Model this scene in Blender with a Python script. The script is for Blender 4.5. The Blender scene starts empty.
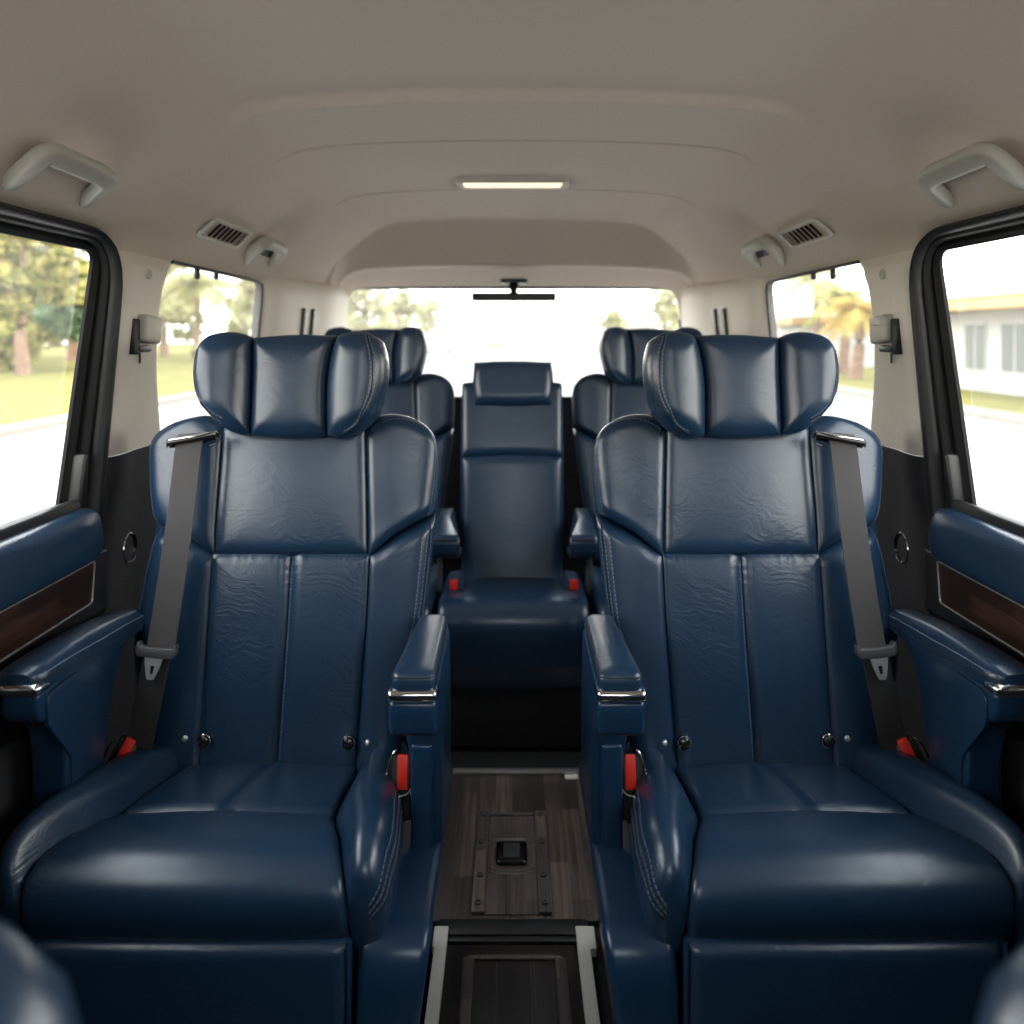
import bpy, bmesh, math, random
from mathutils import Vector, Matrix
from mathutils.geometry import tessellate_polygon

random.seed(7)
SC = bpy.context.scene
COL = SC.collection
V = Vector
F = 800.0           # focal length in pixels of the 1024 frame
HOR = 335.0         # row of the horizon
MID = 0.0075        # centre plane of the car
FLOOR = -1.19       # cabin floor (camera height is z = 0)
GROUND = -1.60      # street level

# ------------------------------------------------------------------ helpers
def P(px, py, Y):
    return V(((px - 512.0) / F * Y, Y, (HOR - py) / F * Y))

def lerp(a, b, t):
    return a + (b - a) * t

def spl(pts, n, closed=False):
    """Catmull-Rom through pts, resampled evenly to n+1 points."""
    pts = [V(p) for p in pts]
    if len(pts) == 2:
        return [pts[0].lerp(pts[1], i / n) for i in range(n + 1)]
    m = len(pts)
    dense = []
    rng = range(m) if closed else range(m - 1)
    for i in rng:
        if closed:
            p0, p1, p2, p3 = pts[i - 1], pts[i], pts[(i + 1) % m], pts[(i + 2) % m]
        else:
            p1, p2 = pts[i], pts[i + 1]
            p0 = pts[i - 1] if i > 0 else p1 * 2 - p2
            p3 = pts[i + 2] if i + 2 < m else p2 * 2 - p1
        for k in range(16):
            t = k / 16
            t2, t3 = t * t, t * t * t
            dense.append(0.5 * ((2 * p1) + (p2 - p0) * t + (2 * p0 - 5 * p1 + 4 * p2 - p3) * t2 + (3 * p1 - p0 - 3 * p2 + p3) * t3))
    dense.append(pts[0].copy() if closed else pts[-1].copy())
    acc = [0.0]
    for a, b in zip(dense, dense[1:]):
        acc.append(acc[-1] + (b - a).length)
    out, j = [], 0
    for i in range(n + 1):
        s = acc[-1] * i / n
        while j < len(acc) - 2 and acc[j + 1] < s:
            j += 1
        d = acc[j + 1] - acc[j]
        out.append(dense[j].lerp(dense[j + 1], (s - acc[j]) / d if d > 1e-12 else 0))
    return out

def rim(d, w):
    x = min(max(d / w, 0.0), 1.0)
    return math.sqrt(max(0.0, 1 - (1 - x) ** 2))

def gau(x, s):
    return math.exp(-(x / s) ** 2)

class MB:
    """Collects shapes, then links them as ONE mesh object."""
    def __init__(self):
        self.bm = bmesh.new()

    def raw(self, verts, faces, mi=0):
        vs = [self.bm.verts.new(v) for v in verts]
        for f in faces:
            try:
                fc = self.bm.faces.new([vs[i] for i in f])
                fc.material_index = mi
            except ValueError:
                pass
        return self

    def join(self, tmp, mi=0):
        tmp.verts.index_update()
        self.raw([v.co.copy() for v in tmp.verts], [[v.index for v in f.verts] for f in tmp.faces], mi)
        tmp.free()
        return self

    def box(self, lo, hi, r=0.0, mi=0, seg=2, mat=None):
        t = bmesh.new()
        bmesh.ops.create_cube(t, size=1.0)
        lo, hi = V(lo), V(hi)
        for v in t.verts:
            v.co = V([lerp(lo[i], hi[i], v.co[i] + 0.5) for i in range(3)])
        if r > 0:
            bmesh.ops.bevel(t, geom=list(t.edges), offset=r, segments=seg, profile=0.5, affect='EDGES')
        if mat is not None:
            for v in t.verts:
                v.co = mat @ v.co
        return self.join(t, mi)

    def prism(self, poly, fn, a, b, r=0.0, mi=0, seg=3):
        """poly: list of 2-D points; fn(p, t) -> 3-D with t in (a, b)."""
        t = bmesh.new()
        va = [t.verts.new(fn(p, a)) for p in poly]
        vb = [t.verts.new(fn(p, b)) for p in poly]
        n = len(poly)
        t.faces.new(va)
        t.faces.new(vb[::-1])
        for i in range(n):
            t.faces.new([va[i], vb[i], vb[(i + 1) % n], va[(i + 1) % n]])
        bmesh.ops.recalc_face_normals(t, faces=list(t.faces))
        if r > 0:
            es = [e for e in t.edges if e.calc_face_angle(0) > 0.45]
            bmesh.ops.bevel(t, geom=es, offset=r, segments=seg, profile=0.5, affect='EDGES', clamp_overlap=True)
        return self.join(t, mi)

    def loft(self, rows, mi=0, cap=True, closed=False):
        """rows: lists of points of equal length; closed joins each row end to end."""
        n = len(rows[0])
        vs, fs = [p for r in rows for p in r], []
        m = n if closed else n - 1
        for i in range(len(rows) - 1):
            for j in range(m):
                k = (j + 1) % n
                fs.append((i * n + j, i * n + k, (i + 1) * n + k, (i + 1) * n + j))
        if cap:
            fs.append(tuple(range(n))[::-1])
            fs.append(tuple(range((len(rows) - 1) * n, len(rows) * n)))
        return self.raw(vs, fs, mi)

    def tube(self, pts, r, n=10, mi=0, section=None, up=V((0, 0, 1)), closed=False, cap=True):
        pts = [V(p) for p in pts]
        rows = []
        m = len(pts)
        if section is None:
            section = [(math.cos(2 * math.pi * k / n), math.sin(2 * math.pi * k / n)) for k in range(n)]
        for i, p in enumerate(pts):
            if closed:
                d = pts[(i + 1) % m] - pts[i - 1]
            else:
                d = pts[min(i + 1, m - 1)] - pts[max(i - 1, 0)]
            d.normalize()
            a = d.cross(up)
            if a.length < 1e-5:
                a = d.cross(V((1, 0, 0)))
            a.normalize()
            b = a.cross(d)
            rr = r[i] if isinstance(r, (list, tuple)) else r
            rows.append([p + a * (x * rr) + b * (y * rr) for x, y in section])
        if closed:
            rows.append(rows[0])
        return self.loft(rows, mi, cap and not closed, True)

    def lathe(self, centre, axis, prof, n=20, mi=0):
        """prof: (radius, height along axis)."""
        axis = V(axis).normalized()
        a = axis.cross(V((0, 0, 1)))
        if a.length < 1e-4:
            a = axis.cross(V((1, 0, 0)))
        a.normalize()
        b = axis.cross(a)
        c = V(centre)
        rows = [[c + axis * h + (a * math.cos(2 * math.pi * k / n) + b * math.sin(2 * math.pi * k / n)) * r for k in range(n)] for r, h in prof]
        return self.loft(rows, mi, True, True)

    def build(self, name, mats, parent=None, root=V((0, 0, 0)), flip=False, smooth=35.0):
        bm = self.bm
        bmesh.ops.remove_doubles(bm, verts=list(bm.verts), dist=1e-6)
        for v in bm.verts:
            if flip:
                v.co.x = 2 * MID - v.co.x
            v.co -= root
        bmesh.ops.recalc_face_normals(bm, faces=list(bm.faces))
        me = bpy.data.meshes.new(name)
        bm.to_mesh(me)
        bm.free()
        for f in me.polygons:
            f.use_smooth = smooth > 0
        if smooth > 0:
            me.set_sharp_from_angle(angle=math.radians(smooth))
        for m in (mats if isinstance(mats, (list, tuple)) else [mats]):
            me.materials.append(m)
        o = bpy.data.objects.new(name, me)
        COL.objects.link(o)
        if parent is not None:
            o.parent = parent
        else:
            o.location = root
        return o

class Surf:
    def __init__(self, grid, nrm):
        self.g, self.n = grid, nrm
    def at(self, u, v):
        nu, nv = len(self.g[0]) - 1, len(self.g) - 1
        x, y = min(max(u, 0), 1) * nu, min(max(v, 0), 1) * nv
        i, j = min(int(x), nu - 1), min(int(y), nv - 1)
        a, b = x - i, y - j
        f = lambda q: (q[j][i] * (1 - a) + q[j][i + 1] * a) * (1 - b) + (q[j + 1][i] * (1 - a) + q[j + 1][i + 1] * a) * b
        return f(self.g), f(self.n).normalized()

def warp(t):
    return 0.45 * t + 0.55 * (0.5 - 0.5 * math.cos(math.pi * t))

def panel(mb, B, T, L, R, nu, nv, hf, thick=0.05, back=None, hint=(0, -1, 0.2), mi=0, flat=None):
    """Upholstered panel between four edge curves (B, T left to right; L, R from B to T); hf(u, v, du, dv) is the height of the padding,
    du/dv = distances in metres to the nearest edge. back: pillow depth behind instead of a plain box back."""
    D = 240
    Bs, Ts, Ls, Rs = spl(B, D), spl(T, D), spl(L, D), spl(R, D)
    def on(c, t):
        x = min(max(t, 0), 1) * D
        i = min(int(x), D - 1)
        return c[i].lerp(c[i + 1], x - i)
    us = [warp(i / nu) for i in range(nu + 1)]
    vs_ = [warp(j / nv) for j in range(nv + 1)]
    def C(u, v):
        return (on(Bs, u) * (1 - v) + on(Ts, u) * v + on(Ls, v) * (1 - u) + on(Rs, v) * u
                - (Bs[0] * (1 - u) * (1 - v) + Bs[-1] * u * (1 - v) + Ts[0] * (1 - u) * v + Ts[-1] * u * v))
    base = [[C(u, v) for u in us] for v in vs_]
    hint = V(hint)
    nr, tot = [], 0
    for j in range(nv + 1):
        row = []
        for i in range(nu + 1):
            du = base[j][min(i + 1, nu)] - base[j][max(i - 1, 0)]
            dv = base[min(j + 1, nv)][i] - base[max(j - 1, 0)][i]
            n = du.cross(dv)
            n = n.normalized() if n.length > 1e-12 else hint.copy()
            tot += n.dot(hint)
            row.append(n)
        nr.append(row)
    sg = 1 if tot > 0 else -1
    nr = [[n * sg for n in r] for r in nr]
    if flat is None:
        flat = 1.0 if hint.y < -0.9 else 0.0
    if flat > 0:
        mid_n = sum((x for r in nr[nv // 4:-(nv // 4)] for x in r[nu // 4:-(nu // 4)]), V((0, 0, 0))).normalized()
        nr = [[n.lerp(mid_n, flat).normalized() for n in r] for r in nr]
    Lu = [sum((base[j][i + 1] - base[j][i]).length for i in range(nu)) for j in range(nv + 1)]
    Lv = [sum((base[j + 1][i] - base[j][i]).length for j in range(nv)) for i in range(nu + 1)]
    def H(i, j):
        u, v = us[i], vs_[j]
        return hf(u, v, min(u, 1 - u) * Lu[j], min(v, 1 - v) * Lv[i])
    front = [[base[j][i] + nr[j][i] * H(i, j) for i in range(nu + 1)] for j in range(nv + 1)]
    ring = [(0, i) for i in range(nu)] + [(j, nu) for j in range(nv)] + [(nv, i) for i in range(nu, 0, -1)] + [(j, 0) for j in range(nv, 0, -1)]
    n = nu + 1
    verts = [p for r in front for p in r]
    faces = [(j * n + i, j * n + i + 1, (j + 1) * n + i + 1, (j + 1) * n + i) for j in range(nv) for i in range(nu)]
    if back is None:
        k0 = len(verts)
        avg = sum((x for r in nr for x in r), V((0, 0, 0))).normalized()
        for j, i in ring:
            verts.append(front[j][i] - avg * thick)
        m = len(ring)
        for q in range(m):
            (j0, i0), (j1, i1) = ring[q], ring[(q + 1) % m]
            faces.append((j0 * n + i0, j1 * n + i1, k0 + (q + 1) % m, k0 + q))
        verts.append(sum((verts[k0 + q] for q in range(m)), V((0, 0, 0))) / m)
        for q in range(m):
            faces.append((k0 + q, k0 + (q + 1) % m, k0 + m))
    else:
        idx = {}
        edge = set(ring)
        for j in range(nv + 1):
            for i in range(nu + 1):
                if (j, i) in edge:
                    idx[j, i] = j * n + i
                else:
                    u, v = us[i], vs_[j]
                    d = min(min(u, 1 - u) * Lu[j], min(v, 1 - v) * Lv[i])
                    idx[j, i] = len(verts)
                    verts.append(base[j][i] - nr[j][i] * back * rim(d, 0.06))
        for j in range(nv):
            for i in range(nu):
                faces.append((idx[j, i], idx[j + 1, i], idx[j + 1, i + 1], idx[j, i + 1]))
    mb.raw(verts, faces, mi)
    fn = []
    for j in range(nv + 1):
        row = []
        for i in range(nu + 1):
            du = front[j][min(i + 1, nu)] - front[j][max(i - 1, 0)]
            dv = front[min(j + 1, nv)][i] - front[max(j - 1, 0)][i]
            x = du.cross(dv) * sg
            row.append(x.normalized() if x.length > 1e-12 else nr[j][i])
        fn.append(row)
    # even (u, v) lookup: undo the warp
    class S2(Surf):
        def at(self, u, v):
            f = lambda t, arr: next((k + (t - arr[k]) / (arr[k + 1] - arr[k]) for k in range(len(arr) - 1) if t <= arr[k + 1]), len(arr) - 1) / (len(arr) - 1)
            return Surf.at(self, f(u, us), f(v, vs_))
    return S2(front, fn)

def stitch(mb, pts, nrm, mi=1, dash=0.0050, gap=0.0028, w=0.0008, h=0.0008):
    """Dashes of thread along a line of surface points."""
    acc = [0.0]
    for a, b in zip(pts, pts[1:]):
        acc.append(acc[-1] + (b - a).length)
    def at(s):
        for i in range(len(pts) - 1):
            if s <= acc[i + 1]:
                t = (s - acc[i]) / max(acc[i + 1] - acc[i], 1e-9)
                return pts[i].lerp(pts[i + 1], t), nrm[i].lerp(nrm[i + 1], t).normalized()
        return pts[-1], nrm[-1]
    s = gap
    while s + dash < acc[-1]:
        a, na = at(s)
        b, nb = at(s + dash)
        d = (b - a).normalized()
        c = d.cross(na).normalized() * w
        vs = [a - c - na * 0.001, a + c - na * 0.001, b + c - nb * 0.001, b - c - nb * 0.001, a - c + na * h, a + c + na * h, b + c + nb * h, b - c + nb * h]
        mb.raw(vs, [(4, 5, 6, 7), (0, 1, 5, 4), (1, 2, 6, 5), (2, 3, 7, 6), (3, 0, 4, 7)], mi)
        s += dash + gap

def stitch_uv(mb, S, uv, n=70, mi=1, **kw):
    pts, nr = [], []
    path = spl([V((u, v, 0)) for u, v in uv], n)
    for q in path:
        p, m = S.at(q.x, q.y)
        pts.append(p)
        nr.append(m)
    stitch(mb, pts, nr, mi, **kw)

def seam_uv(mb, S, uv, r=0.0012, n=60, mi=2, lift=0.0):
    path = spl([V((u, v, 0)) for u, v in uv], n)
    mb.tube([S.at(q.x, q.y)[0] + S.at(q.x, q.y)[1] * lift for q in path], r, 6, mi)

def empty(name, loc, label=None, cat=None, group=None, kind=None):
    o = bpy.data.objects.new(name, None)
    COL.objects.link(o)
    o.location = loc
    o.empty_display_size = 0.1
    return tag(o, label, cat, group, kind)

def tag(o, label=None, cat=None, group=None, kind=None):
    for k, v in (('label', label), ('category', cat), ('group', group), ('kind', kind)):
        if v:
            o[k] = v
    return o

# ---------------------------------------------------------------- materials
def new_mat(name):
    m = bpy.data.materials.new(name)
    m.use_nodes = True
    nt = m.node_tree
    nt.nodes.clear()
    out = nt.nodes.new('ShaderNodeOutputMaterial')
    return m, nt, out

def N(nt, t, **kw):
    n = nt.nodes.new(t)
    for k, v in kw.items():
        if k in n.inputs:
            n.inputs[k].default_value = v
        else:
            setattr(n, k, v)
    return n

def pbr(name, col, rough=0.5, metal=0.0, spec=0.5, var=0.0, vscale=20.0, bump=0.0, bscale=300.0, coat=0.0, emit=None, estr=0.0, stretch=None, col2=None, sheen=0.0):
    m, nt, out = new_mat(name)
    b = N(nt, 'ShaderNodeBsdfPrincipled')
    b.inputs['Roughness'].default_value = rough
    b.inputs['Metallic'].default_value = metal
    b.inputs['Specular IOR Level'].default_value = spec
    b.inputs['Coat Weight'].default_value = coat
    b.inputs['Coat Roughness'].default_value = 0.08
    b.inputs['Sheen Weight'].default_value = sheen
    tc = N(nt, 'ShaderNodeTexCoord')
    mp = N(nt, 'ShaderNodeMapping')
    if stretch:
        mp.inputs['Scale'].default_value = stretch
    nt.links.new(tc.outputs['Object'], mp.inputs['Vector'])
    c2 = col2 or tuple(x * (1 - var) for x in col)
    if var > 0 or col2:
        no = N(nt, 'ShaderNodeTexNoise', Scale=vscale, Detail=4.0)
        rp = N(nt, 'ShaderNodeValToRGB')
        rp.color_ramp.elements[0].color = (*c2, 1)
        rp.color_ramp.elements[0].position = 0.32
        rp.color_ramp.elements[1].color = (*col, 1)
        rp.color_ramp.elements[1].position = 0.68
        nt.links.new(mp.outputs[0], no.inputs['Vector'])
        nt.links.new(no.outputs['Fac'], rp.inputs['Fac'])
        nt.links.new(rp.outputs['Color'], b.inputs['Base Color'])
    else:
        b.inputs['Base Color'].default_value = (*col, 1)
    if bump > 0:
        no2 = N(nt, 'ShaderNodeTexNoise', Scale=bscale, Detail=3.0)
        bp = N(nt, 'ShaderNodeBump', Strength=bump, Distance=0.002)
        nt.links.new(mp.outputs[0], no2.inputs['Vector'])
        nt.links.new(no2.outputs['Fac'], bp.inputs['Height'])
        nt.links.new(bp.outputs['Normal'], b.inputs['Normal'])
    if emit:
        b.inputs['Emission Color'].default_value = (*emit, 1)
        b.inputs['Emission Strength'].default_value = estr
    nt.links.new(b.outputs[0], out.inputs['Surface'])
    return m

def leather(name, col, rough):
    m, nt, out = new_mat(name)
    b = N(nt, 'ShaderNodeBsdfPrincipled')
    b.inputs['Specular IOR Level'].default_value = 0.65
    tc = N(nt, 'ShaderNodeTexCoord')
    # fine pebble grain
    vo = N(nt, 'ShaderNodeTexVoronoi', Scale=650.0)
    nt.links.new(tc.outputs['Object'], vo.inputs['Vector'])
    # creases: warped, stretched noise in patches
    wp = N(nt, 'ShaderNodeTexNoise', Scale=7.0, Detail=2.0)
    nt.links.new(tc.outputs['Object'], wp.inputs['Vector'])
    mx = N(nt, 'ShaderNodeVectorMath', operation='MULTIPLY_ADD')
    mx.inputs[1].default_value = (0.22, 0.22, 0.22)
    nt.links.new(wp.outputs['Color'], mx.inputs[0])
    nt.links.new(tc.outputs['Object'], mx.inputs[2])
    mp = N(nt, 'ShaderNodeMapping')
    mp.inputs['Scale'].default_value = (38.0, 38.0, 120.0)
    nt.links.new(mx.outputs[0], mp.inputs['Vector'])
    cr = N(nt, 'ShaderNodeTexNoise', Scale=1.0, Detail=3.0, Roughness=0.6)
    nt.links.new(mp.outputs[0], cr.inputs['Vector'])
    ms = N(nt, 'ShaderNodeTexNoise', Scale=6.0, Detail=1.0)
    nt.links.new(tc.outputs['Object'], ms.inputs['Vector'])
    mr = N(nt, 'ShaderNodeMapRange')
    mr.inputs['From Min'].default_value = 0.42
    mr.inputs['From Max'].default_value = 0.62
    nt.links.new(ms.outputs['Fac'], mr.inputs['Value'])
    mu = N(nt, 'ShaderNodeMath', operation='MULTIPLY')
    nt.links.new(cr.outputs['Fac'], mu.inputs[0])
    nt.links.new(mr.outputs['Result'], mu.inputs[1])
    b1 = N(nt, 'ShaderNodeBump', Strength=0.35, Distance=0.0025)
    nt.links.new(mu.outputs[0], b1.inputs['Height'])
    b2 = N(nt, 'ShaderNodeBump', Strength=0.10, Distance=0.0006)
    nt.links.new(vo.outputs['Distance'], b2.inputs['Height'])
    nt.links.new(b1.outputs['Normal'], b2.inputs['Normal'])
    nt.links.new(b2.outputs['Normal'], b.inputs['Normal'])
    ro = N(nt, 'ShaderNodeMapRange')
    ro.inputs['To Min'].default_value = rough - 0.04
    ro.inputs['To Max'].default_value = rough + 0.06
    nt.links.new(cr.outputs['Fac'], ro.inputs['Value'])
    nt.links.new(ro.outputs['Result'], b.inputs['Roughness'])
    rp = N(nt, 'ShaderNodeValToRGB')
    rp.color_ramp.elements[0].color = (col[0] * 0.8, col[1] * 0.8, col[2] * 0.8, 1)
    rp.color_ramp.elements[1].color = (col[0] * 1.15, col[1] * 1.15, col[2] * 1.15, 1)
    nt.links.new(wp.outputs['Fac'], rp.inputs['Fac'])
    nt.links.new(rp.outputs['Color'], b.inputs['Base Color'])
    nt.links.new(b.outputs[0], out.inputs['Surface'])
    return m

def glass(name, tint=(1, 1, 1), veil=0.0):
    m, nt, out = new_mat(name)
    tr = N(nt, 'ShaderNodeBsdfTransparent')
    tr.inputs['Color'].default_value = (*tint, 1)
    gl = N(nt, 'ShaderNodeBsdfGlossy')
    gl.inputs['Roughness'].default_value = 0.02
    lw = N(nt, 'ShaderNodeLayerWeight', Blend=0.5)
    pw = N(nt, 'ShaderNodeMath', operation='POWER')
    pw.inputs[1].default_value = 4.0
    nt.links.new(lw.outputs['Facing'], pw.inputs[0])
    fr = N(nt, 'ShaderNodeMath', operation='MULTIPLY_ADD')
    fr.inputs[1].default_value = 0.35
    fr.inputs[2].default_value = 0.02
    nt.links.new(pw.outputs[0], fr.inputs[0])
    mix = N(nt, 'ShaderNodeMixShader')
    nt.links.new(fr.outputs[0], mix.inputs[0])
    nt.links.new(tr.outputs[0], mix.inputs[1])
    nt.links.new(gl.outputs[0], mix.inputs[2])
    last = mix
    if veil > 0:    # white veil in the pane, imitating glare haze from the bright outdoors
        tl = N(nt, 'ShaderNodeBsdfTranslucent')
        tl.inputs['Color'].default_value = (0.9, 0.9, 0.88, 1)
        m2 = N(nt, 'ShaderNodeMixShader')
        m2.inputs[0].default_value = veil
        nt.links.new(mix.outputs[0], m2.inputs[1])
        nt.links.new(tl.outputs[0], m2.inputs[2])
        last = m2
    nt.links.new(last.outputs[0], out.inputs['Surface'])
    return m

def foliage_mat(name, cols):
    m, nt, out = new_mat(name)
    ge = N(nt, 'ShaderNodeNewGeometry')
    rp = N(nt, 'ShaderNodeValToRGB')
    el = rp.color_ramp.elements
    while len(el) < len(cols):
        el.new(0.5)
    for i, c in enumerate(cols):
        el[i].position = i / (len(cols) - 1)
        el[i].color = (*c, 1)
    nt.links.new(ge.outputs['Random Per Island'], rp.inputs['Fac'])
    d = N(nt, 'ShaderNodeBsdfDiffuse')
    t = N(nt, 'ShaderNodeBsdfTranslucent')
    nt.links.new(rp.outputs['Color'], d.inputs['Color'])
    nt.links.new(rp.outputs['Color'], t.inputs['Color'])
    mx = N(nt, 'ShaderNodeMixShader')
    mx.inputs[0].default_value = 0.45
    nt.links.new(d.outputs[0], mx.inputs[1])
    nt.links.new(t.outputs[0], mx.inputs[2])
    nt.links.new(mx.outputs[0], out.inputs['Surface'])
    return m

def wood_planks(name, cols, xs, rough, grain=(110.0, 3.0, 3.0), plank=0.045):
    """Boards running along Y, each with its own tone."""
    m, nt, out = new_mat(name)
    b = N(nt, 'ShaderNodeBsdfPrincipled')
    tc = N(nt, 'ShaderNodeTexCoord')
    sp = N(nt, 'ShaderNodeSeparateXYZ')
    nt.links.new(tc.outputs['Object'], sp.inputs[0])
    dv = N(nt, 'ShaderNodeMath', operation='DIVIDE')
    dv.inputs[1].default_value = plank
    nt.links.new(sp.outputs[xs], dv.inputs[0])
    fl = N(nt, 'ShaderNodeMath', operation='FLOOR')
    nt.links.new(dv.outputs[0], fl.inputs[0])
    yd = N(nt, 'ShaderNodeMath', operation='MULTIPLY_ADD')
    yd.inputs[1].default_value = 3.1
    nt.links.new(sp.outputs['Y'], yd.inputs[0])
    of = N(nt, 'ShaderNodeMath', operation='MULTIPLY')
    of.inputs[1].default_value = 0.37
    nt.links.new(fl.outputs[0], of.inputs[0])
    nt.links.new(of.outputs[0], yd.inputs[2])
    fl2 = N(nt, 'ShaderNodeMath', operation='FLOOR')
    nt.links.new(yd.outputs[0], fl2.inputs[0])
    cb = N(nt, 'ShaderNodeCombineXYZ')
    nt.links.new(fl.outputs[0], cb.inputs[0])
    nt.links.new(fl2.outputs[0], cb.inputs[1])
    wn = N(nt, 'ShaderNodeTexWhiteNoise')
    nt.links.new(cb.outputs[0], wn.inputs['Vector'])
    mp = N(nt, 'ShaderNodeMapping')
    mp.inputs['Scale'].default_value = grain
    nt.links.new(tc.outputs['Object'], mp.inputs['Vector'])
    no = N(nt, 'ShaderNodeTexNoise', Scale=1.0, Detail=5.0, Roughness=0.6)
    nt.links.new(mp.outputs[0], no.inputs['Vector'])
    mx = N(nt, 'ShaderNodeMix')
    mx.inputs['Factor'].default_value = 0.30
    nt.links.new(no.outputs['Fac'], mx.inputs['A'])
    nt.links.new(wn.outputs['Value'], mx.inputs['B'])
    rp = N(nt, 'ShaderNodeValToRGB')
    el = rp.color_ramp.elements
    while len(el) < len(cols):
        el.new(0.5)
    for i, c in enumerate(cols):
        el[i].position = 0.2 + 0.6 * i / (len(cols) - 1)
        el[i].color = (*c, 1)
    nt.links.new(mx.outputs['Result'], rp.inputs['Fac'])
    nt.links.new(rp.outputs['Color'], b.inputs['Base Color'])
    b.inputs['Roughness'].default_value = rough
    bp = N(nt, 'ShaderNodeBump', Strength=0.15, Distance=0.001)
    nt.links.new(no.outputs['Fac'], bp.inputs['Height'])
    nt.links.new(bp.outputs['Normal'], b.inputs['Normal'])
    nt.links.new(b.outputs[0], out.inputs['Surface'])
    return m

BLUE = (0.0090, 0.0290, 0.063)
M = {
    'leather': leather('blue_leather', BLUE, 0.295),
    'thread': pbr('thread', (0.13, 0.165, 0.23), 0.7),
    'seam': pbr('seam', (0.006, 0.010, 0.020), 0.8),
    'blueplastic': pbr('blue_plastic', (0.0080, 0.030, 0.070), 0.28, var=0.15, vscale=8, bump=0.05, bscale=500),
    'black': pbr('black_plastic', (0.010, 0.010, 0.011), 0.42, var=0.2, vscale=40),
    'rubber': pbr('black_rubber', (0.009, 0.009, 0.010), 0.48, var=0.2, vscale=30),
    'gloss': pbr('gloss_black', (0.006, 0.006, 0.007), 0.22, spec=0.5),
    'satin': pbr('satin_black', (0.007, 0.007, 0.008), 0.55, spec=0.25),
    'charcoal': pbr('charcoal_plastic', (0.022, 0.022, 0.025), 0.55, var=0.15, vscale=60, bump=0.15, bscale=600),
    'beige': pbr('beige_plastic', (0.70, 0.64, 0.565), 0.55, var=0.04, vscale=5, bump=0.05, bscale=700),
    'liner': pbr('headliner_cloth', (0.71, 0.59, 0.505), 0.92, var=0.05, vscale=260, bump=0.25, bscale=900, sheen=0.15),
    'handle': pbr('grey_beige_plastic', (0.50, 0.47, 0.41), 0.5, var=0.05, vscale=10),
    'chrome': pbr('chrome', (0.82, 0.81, 0.79), 0.12, metal=1.0, var=0.04, vscale=60),
    'ventrim': pbr('pale_satin_trim', (0.70, 0.68, 0.63), 0.3, var=0.05, vscale=30),
    'silver': pbr('brushed_silver', (0.62, 0.61, 0.60), 0.35, metal=0.85, var=0.12, vscale=30, bump=0.1, bscale=250),
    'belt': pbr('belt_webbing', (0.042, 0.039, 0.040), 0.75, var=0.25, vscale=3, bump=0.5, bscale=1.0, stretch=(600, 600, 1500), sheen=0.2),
    'beltshaded': pbr('shaded_webbing', (0.012, 0.012, 0.013), 0.8, var=0.25, vscale=3, bump=0.5, bscale=1.0, stretch=(600, 600, 1500)),  # same belt webbing, with the shade on the lap strap put into its colour
    'red': pbr('red_plastic', (0.62, 0.022, 0.012), 0.4, var=0.1, vscale=30),
    'greyplastic': pbr('grey_plastic', (0.055, 0.055, 0.060), 0.45, var=0.1, vscale=50),
    'inlay': wood_planks('dark_wood_inlay', [(0.008, 0.0045, 0.004), (0.028, 0.013, 0.009), (0.075, 0.034, 0.020)], 'Z', 0.25, grain=(20, 7, 60), plank=0.03),
    'planks': wood_planks('dark_vinyl_planks', [(0.012, 0.010, 0.009), (0.050, 0.041, 0.038), (0.20, 0.140, 0.120)], 'X', 0.34, plank=0.042),
    'planksdark': wood_planks('black_brown_vinyl', [(0.006, 0.005, 0.005), (0.016, 0.012, 0.010), (0.045, 0.030, 0.025)], 'X', 0.34, plank=0.04),
    'plate': wood_planks('ribbed_dark_vinyl', [(0.028, 0.023, 0.022), (0.085, 0.070, 0.066), (0.17, 0.125, 0.110)], 'X', 0.3, plank=0.03),
    'carpet': pbr('black_carpet', (0.010, 0.010, 0.011), 0.95, var=0.4, vscale=200, bump=0.5, bscale=500),
    'glass': glass('clear_glass', (0.97, 0.98, 0.97), veil=0.015),
    'rearglass': glass('hazed_rear_glass', (0.97, 0.98, 0.97), veil=0.035),
    'body': pbr('car_body_paint', (0.02, 0.02, 0.022), 0.6, spec=0.2),
    'lens': pbr('lamp_lens', (0.8, 0.75, 0.65), 0.4, emit=(1.0, 0.76, 0.52), estr=0.30),
}
LM = [M['leather'], M['thread'], M['seam']]

# --------------------------------------------------------------- side shell
def W(z):
    return 0.78 - 0.1 * z if z > -0.36 else 0.816 + 0.01 * (-0.36 - z)

def wpt(s, Y, z, w):
    return V((MID + s * w, Y, z))

def rounded(corners, radii, seg=8):
    """2-D polygon with rounded corners."""
    out = []
    n = len(corners)
    for i in range(n):
        p, a, b = V(corners[i]), V(corners[i - 1]), V(corners[(i + 1) % n])
        r = radii[i] if isinstance(radii, (list, tuple)) else radii
        d1, d2 = (a - p).normalized(), (b - p).normalized()
        q1, q2 = p + d1 * r, p + d2 * r
        for k in range(seg + 1):
            t = k / seg
            out.append(q1 * (1 - t) ** 2 + p * 2 * t * (1 - t) + q2 * t * t)
    return out

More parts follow.
